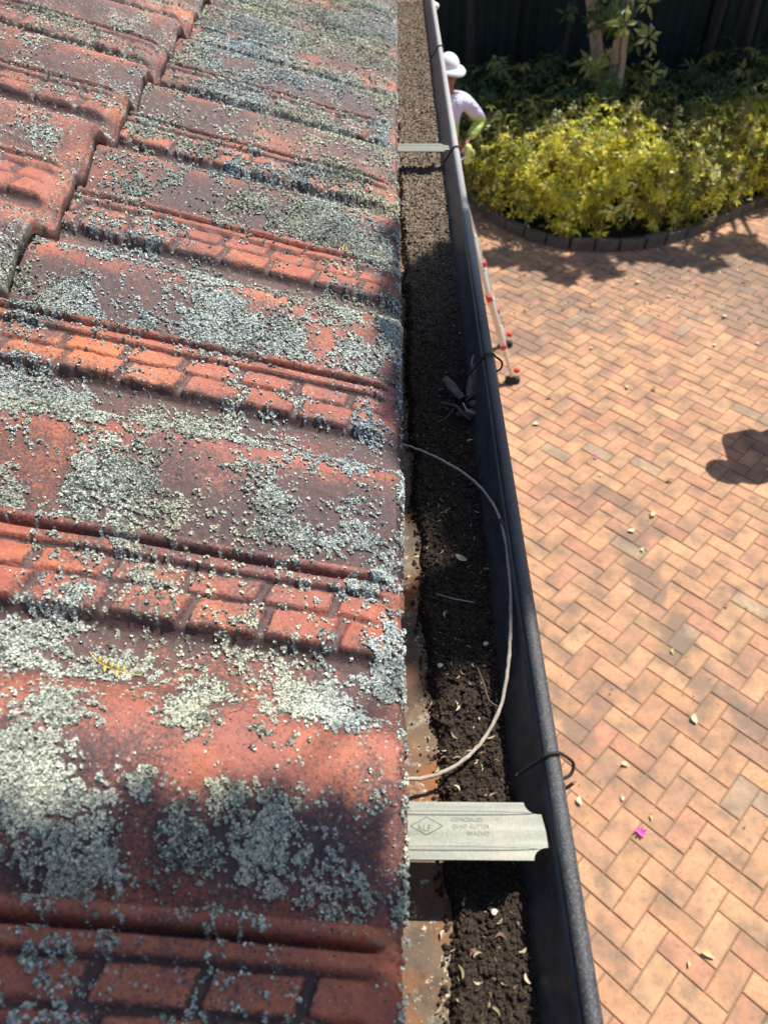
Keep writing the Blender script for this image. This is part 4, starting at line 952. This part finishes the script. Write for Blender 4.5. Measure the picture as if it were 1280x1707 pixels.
def person(loc, rz, lab, shirt, elbow_up=0., hat=True, brim=.132):
    """faces -y in its own frame; right hand side is -x; the +x arm is bent with hand on hip"""
    o = empty('person', loc, lab, 'person', None, rz); z = 1.0
    hd = Vector((0, -.03, 1.60))
    # whole body in one skin
    J = [((0, 0, .95), (.15, .11)), ((0, .0, 1.10), (.135, .10)), ((0, .0, 1.28), (.155, .105)), ((0, 0, 1.41), (.12, .08)), ((0, -.005, 1.48), (.055, .055)), ((0, -.015, 1.545), (.06, .06)), ((0, -.028, 1.60), (.078, .092)), ((0, -.02, 1.67), (.075, .088)), ((0, -.015, 1.72), (.045, .05))]
    E = [(k, k+1) for k in range(8)]
    ez = 1.16+elbow_up
    def chain(start, lst):
        prev = start
        for l in lst: J.append(l); E.append((prev, len(J)-1)); prev = len(J)-1
        return prev
    elbL = (.42-elbow_up*2.0, .06, ez); hl = chain(3, [((.17, 0, 1.40), .062), ((.30, .03, (1.40+ez)/2), .052), (elbL, .045), ((.31-elbow_up*.9, -.01, 1.08), .038), ((.215, -.06, 1.02), .028), ((.185, -.085, .985), (.035, .022))])
    hr = chain(3, [((-.17, 0, 1.40), .062), ((-.22, .02, 1.26), .05), ((-.245, .03, 1.12), .043), ((-.25, -.02, .99), .036), ((-.25, -.06, .88), .027), ((-.25, -.075, .81), (.022, .036))])
    for s in (1, -1): chain(0, [((s*.095, 0, .84), .088), ((s*.105, -.01, .65), .074), ((s*.11, -.015, .49), .056), ((s*.115, .0, .30), .05), ((s*.12, .02, .10), .037), ((s*.12, -.02, .045), .038), ((s*.125, -.13, .03), .03)])
    for hi, dirs in ((hl, Vector((-.03, -.03, -.035))), (hr, Vector((0, -.01, -.045)))):
        base = Vector(J[hi][0]); sidev = Vector((.3, -.8, .1)).normalized() if hi == hr else Vector((.5, -.5, .5)).normalized()
        for f in range(4):
            b0 = base+sidev*(f-1.5)*.018; e1 = b0+dirs*(.75+.12*(f in (1, 2))); e2 = e1+dirs*.7+Vector((-.006, .01, 0))
            J.append((b0, .010)); E.append((hi, len(J)-1)); J.append((e1, .0085)); E.append((len(J)-2, len(J)-1)); J.append((e2, .007)); E.append((len(J)-2, len(J)-1))
        J.append((base+sidev*.038+dirs*.1, .010)); E.append((hi, len(J)-1)); J.append((base+sidev*.05+dirs*.7, .008)); E.append((len(J)-2, len(J)-1))
    skin('body', J, E, M_SKIN, o, 1)
    # face
    link('nose', mesh_from('nose', [blob_np((0, -.125, 1.60), (.012, .018, .022), 8, 6)]), M_SKIN, o)
    for q_ in (1, -1):
        link('ear', mesh_from('ear', [blob_np((q_*.079, -.02, 1.60), (.012, .02, .03), 8, 6)]), M_SKIN, o)
        link('eye', mesh_from('eye', [blob_np((q_*.032, -.112, 1.625), (.013, .008, .008), 8, 6)]), M_BOOT, o)
    link('mouth', mesh_from('mouth', [blob_np((0, -.116, 1.555), (.024, .006, .005), 8, 6)]), simple('lips', (.25, .09, .07), .5), o)
    link('hair', mesh_from('hair', [blob_np((0, .0, 1.655), (.088, .10, .088), 14, 10)]), simple('hair', (.03, .02, .015), .8), o)
    # clothes
    g_ = .014
    Js = [((0, 0, .93), (.175, .135)), ((0, 0, 1.10), (.155, .125)), ((0, 0, 1.28), (.175, .125)), ((0, 0, 1.405), (.125, .09)), ((0, -.004, 1.465), (.066, .066))]
    Es = [(0, 1), (1, 2), (2, 3), (3, 4)]
    def ch(lst, prev=3):
        for l in lst: Js.append(l); Es.append((prev, len(Js)-1)); prev = len(Js)-1
    ch([((.17, 0, 1.40), .078), ((.30-elbow_up*.4, .03, (1.40+ez)/2), .072+elbow_up*.15), (elbL, .064+elbow_up*.15), ((.31-elbow_up*.9, -.01, 1.08), .055+elbow_up*.2), ((.25, -.045, 1.04), .044)])
    ch([((-.17, 0, 1.40), .078), ((-.22, .02, 1.26), .068), ((-.245, .03, 1.12), .06), ((-.25, -.02, .99), .052), ((-.25, -.05, .90), .042)])
    skin('shirt', Js, Es, shirt, o)
    Jp = [((0, 0, .97), (.165, .125))]; Ep = []
    for s in (1, -1):
        prev = 0
        for l in [((s*.095, 0, .84), .103), ((s*.105, -.01, .65), .09), ((s*.11, -.015, .49), .076), ((s*.115, .0, .30), .07), ((s*.12, .01, .09), .066)]:
            Jp.append(l); Ep.append((prev, len(Jp)-1)); prev = len(Jp)-1
    skin('trousers', Jp, Ep, M_PANT, o)
    for q_ in (1, -1): link('boot', mesh_from('boot', [blob_np((q_*.122, -.055, .04), (.05, .14, .05), 12, 8)]), M_BOOT, o)
    if hat:
        h = link('hat', mesh_from('hat', [blob_np((0, -.012, 1.70), (.100, .118, .105), 18, 12)]), M_HAT, o)
        V = []; Fq = []; n = 36
        for k in range(n):
            a = 2*math.pi*k/n; c_, s_ = math.cos(a), math.sin(a)
            for r_, dz in ((.095, .0), (.14, -.012), (brim+.03, -.045+.01*math.cos(3*a)), (brim+.028, -.049+.01*math.cos(3*a)), (.13, -.018), (.095, -.006)): V.append((c_*r_, -.012+s_*r_*1.08, 1.695+dz))
        for k in range(n):
            k2 = (k+1) % n
            for i_ in range(5): Fq.append((k*6+i_, k2*6+i_, k2*6+i_+1, k*6+i_+1))
        link('hat_brim', mesh_from('hat_brim', [(V, Fq)]), M_HAT, h)
    return o
pq = at(795, 402, 0)
w1 = person((pq.x-.42, pq.y+.0, 0), R(20), 'worker in white brimmed hat and pale hi-vis shirt with hand on hip behind the gutter', M_SHIRT)
# glove held at the hip
M_GL = simple('glove_yellow', (.62, .68, .22), .7)
q0 = w1.matrix_world
Mw = Matrix.Translation(w1.location) @ Matrix.Rotation(w1.rotation_euler.z, 4, 'Z')
gl = empty('glove', Mw @ Vector((.215, -.11, .97)), 'pale yellow work glove in the hand of the worker with the white hat', 'glove'); gl.rotation_euler = (0, 0, w1.rotation_euler.z)
link('palm', mesh_from('palm', [blob_np((0, 0, -.02), (.045, .035, .065), 12, 8, .06, 3)]), M_GL, gl)
for f in range(4): tube('finger', catmull([(-.025+.017*f, -.01, -.06), (-.03+.02*f, -.015, -.10), (-.034+.022*f, -.01, -.135-.01*(f in (1, 2)))], 3), [.014, .013, .013, .012, .012, .011, .007], M_GL, gl, 8)
tube('thumb', catmull([(.035, -.01, -.01), (.06, -.02, -.04), (.062, -.02, -.075)], 3), [.014, .013, .013, .012, .012, .010, .007], M_GL, gl, 8)
# person just outside the frame on the right: only the shadow is seen
hs = at(1196, 785, 0); pos = (hs.x+SUN.x/SUN.z*1.63, hs.y+SUN.y/SUN.z*1.63, 0)
pr = person(pos, R(90), 'person standing on the paving beyond the right edge whose shadow falls into view', M_PLAIN, .10, True, .075)
pr.rotation_euler = (Matrix.Rotation(R(-11), 3, 'Y') @ Matrix.Rotation(R(90), 3, 'Z')).to_euler(); pr.location.x += .37

# ------------------------------------------------------------------ ladder
M_AL = simple('ladder_aluminium', (.62, .62, .60), .35, .6, var=.1); M_RED = simple('ladder_red', (.62, .06, .035), .5); M_RUB = simple('ladder_rubber', (.03, .035, .03), .8)
ft = at(854, 632, .03); ft2 = at(850, 572, .03); ft2.x = ft.x
lad = empty('ladder', (ft.x, ft.y, 0), 'aluminium folding ladder with red joints leaning behind the gutter on the paving', 'ladder')
topx = ft.x-.62; hz = 1.72
def lp(y, s, off=0):   # point s (0..1) up the ladder
    return Vector((ft.x+(topx-ft.x)*s+off, y, .03+hz*s))
ln = Vector((topx-ft.x, 0, hz)).normalized(); rotl = ln.to_track_quat('Z', 'Y').to_matrix()
wy = ft2.y-ft.y
for y in (ft.y, ft2.y):
    for a, b, wd, dp in ((.02, .18, .026, .045), (.20, .43, .040, .07), (.45, 1.0, .028, .06)):
        pa = lp(y, a); pb = lp(y, b); o = under(bevel_mod(link('rail', mesh_from('rail', [box_np((pa+pb)/2, (dp, wd, (pb-pa).length), rotl)], False), M_AL), .004), lad)
    for s in (.19, .44): under(bevel_mod(link('joint', mesh_from('joint', [box_np(lp(y, s), (.078, .050, .045), rotl)], False), M_RED), .008), lad)
    kx = lp(y, .035)
    under(link('knob', mesh_from('knob', [blob_np((kx.x+.045, y, kx.z+.03), (.03, .025, .025), 10, 8)]), M_RED), lad)
    under(bevel_mod(link('foot', mesh_from('foot', [box_np((lp(y, 0).x+.0, y, .026), (.12, .055, .052))], False), M_RUB), .01), lad)
for k in range(6):
    s = .09+.16*k; a = lp(ft.y, s); b = lp(ft2.y, s); under(tube('rung', [a, b], .016, M_AL, None, 10), lad)
# the rear legs of the A-frame and the red hinges at its top
bx = topx-.62
for y in (ft.y+.05, ft2.y-.05):
    a = Vector((topx-.02, y, hz+.03)); b = Vector((bx, y, .05)); d_ = a-b; rr_ = d_.to_track_quat('Z', 'Y').to_matrix()
    under(bevel_mod(link('rear_leg', mesh_from('rear_leg', [box_np((a+b)/2, (.05, .025, d_.length), rr_)], False), M_AL), .004), lad)
    under(bevel_mod(link('foot', mesh_from('foot', [box_np((b.x, y, .026), (.10, .05, .052))], False), M_RUB), .01), lad)
    under(bevel_mod(link('hinge', mesh_from('hinge', [box_np((topx-.01, y-.02, hz+.04), (.11, .05, .09))], False), M_RED), .015), lad)
for k in range(4):
    s = .15+.22*k; a = Vector((bx+(topx-bx)*s, ft.y+.05, hz*s)); b = Vector((a.x, ft2.y-.05, a.z)); under(tube('rear_rung', [a, b], .012, M_AL, None, 8), lad)

# ------------------------------------------------------------------ fallen leaves and petals on the paving
M_PL = [simple('fallen_leaf_straw', (.48, .38, .19), .6, local=True, sc=20), simple('fallen_leaf_pale', (.52, .46, .31), .6, local=True, sc=20), simple('fallen_leaf_brown', (.22, .12, .07), .7, local=True, sc=20), simple('fallen_leaf_green', (.35, .38, .12), .6, local=True, sc=20)]
GL = [leaflet_mesh('fallen_leaf', .07, .034, .4, .07, M_PL[0]), leaflet_mesh('fallen_leaf', .06, .035, .6, .14, M_PL[1]), leaflet_mesh('fallen_leaf', .07, .03, .8, .1, M_PL[2]), leaflet_mesh('fallen_leaf', .05, .02, .5, .1, M_PL[3])]
spots = [(893, 706, 1, .9, 'round pale leaf on the paving right beside the gutter bead'), (1045, 645, 0, .9, 'straw leaf on the paving in the middle distance'), (1062, 470, 0, 1.0, 'pale leaf on the paving nearest the garden shade'), (1115, 494, 1, .8, 'pale leaf below the shade patches'),
 (1207, 527, 0, 1.0, 'long straw leaf below the right end of the hedge'), (1190, 575, 1, .8, 'curled pale leaf on the paving right of centre'), (1262, 572, 1, .6, 'small pale leaf by the right edge, above the person shadow'), (915, 663, 2, .8, 'brown leaf near the ladder foot'),
 (1090, 648, 2, .9, 'brown leaf right of the straw leaf'), (1183, 597, 2, .6, 'small brown scrap near the curled pale leaf'), (985, 580, 0, .6, 'small straw scrap near the ladder'), (1115, 800, 2, .8, 'brown leaf left of the person shadow'),
 (1088, 857, 0, 1.0, 'yellow green leaf on the stained bricks'), (1053, 885, 1, .9, 'pale leaf just below the yellow green one'), (1070, 916, 1, .6, 'small pink white petal on the dark stain'), (1155, 1198, 1, 1.0, 'large white leaf with a brown stalk on the paving'), (1042, 1273, 1, .65, 'round white petal on the paving beside the near wire tie'),
 (1038, 1330, 1, .5, 'small white petal above the magenta flower'), (964, 1335, 1, .8, 'white petal half hidden by the gutter bead'), (1120, 1085, 3, .8, 'dry greenish leaf on the dark stain'), (1180, 1590, 0, .8, 'yellow scrap of leaf near the bottom right'), (1085, 1362, 3, .6, 'tiny green weed leaf above the magenta flower'),
 (1148, 1607, 3, .6, 'tiny green weed leaf in a joint at the bottom right'), (1210, 1010, 2, .5, 'small brown scrap at the right in the middle of the paving'), (1000, 792, 0, .4, 'tiny straw scrap beside the small pink petal'), (1020, 460, 2, .7, 'brown leaf at the shade edge left'), (1240, 470, 2, .9, 'brown leaf in the shade under the hedge right')]
for k, (a, b, kd, sc, lab) in enumerate(spots):
    q = at(a, b, .012); o = bpy.data.objects.new('fallen_leaf', GL[kd]); C.objects.link(o); o.location = q; o.scale = (sc, sc*(1.1 if 'round' in lab else 1), sc)
    o.rotation_euler = (random.uniform(-.2, .2), random.uniform(-.2, .2), random.uniform(0, 6.28)); tag(o, lab, 'leaf', 'fallen leaves on the paving')
M_PK = simple('magenta_petal', (.50, .09, .36), .5, var=.2, local=True)
for (a, b, s, lab) in ((1067, 1388, 1.15, 'magenta flower lying on the brick paving'), (992, 763, .75, 'small pink purple blossom on the paving left of the person shadow')):
    q = at(a, b, .008); parts = []
    for k in range(7):
        th = k*.9+.2; r_ = .022*s; rot = Matrix.Rotation(th, 3, 'Z') @ Matrix.Rotation(random.uniform(-.7, -.2), 3, 'Y')
        V, Fq = [], []
        for u_, v_ in ((0, 0), (.3, .35), (.75, .42), (1, 0), (.75, -.42), (.3, -.35)): V.append(rot @ Vector((u_*r_*1.25, v_*r_*.6, .3*r_*u_*u_))+Vector((0, 0, .002)))
        parts.append((V, [(0, 1, 5), (1, 2, 4, 5), (2, 3, 4)]))
    o = link('flower', mesh_from('flower', parts, False), M_PK); o.location = q; tag(o, lab, 'flower')
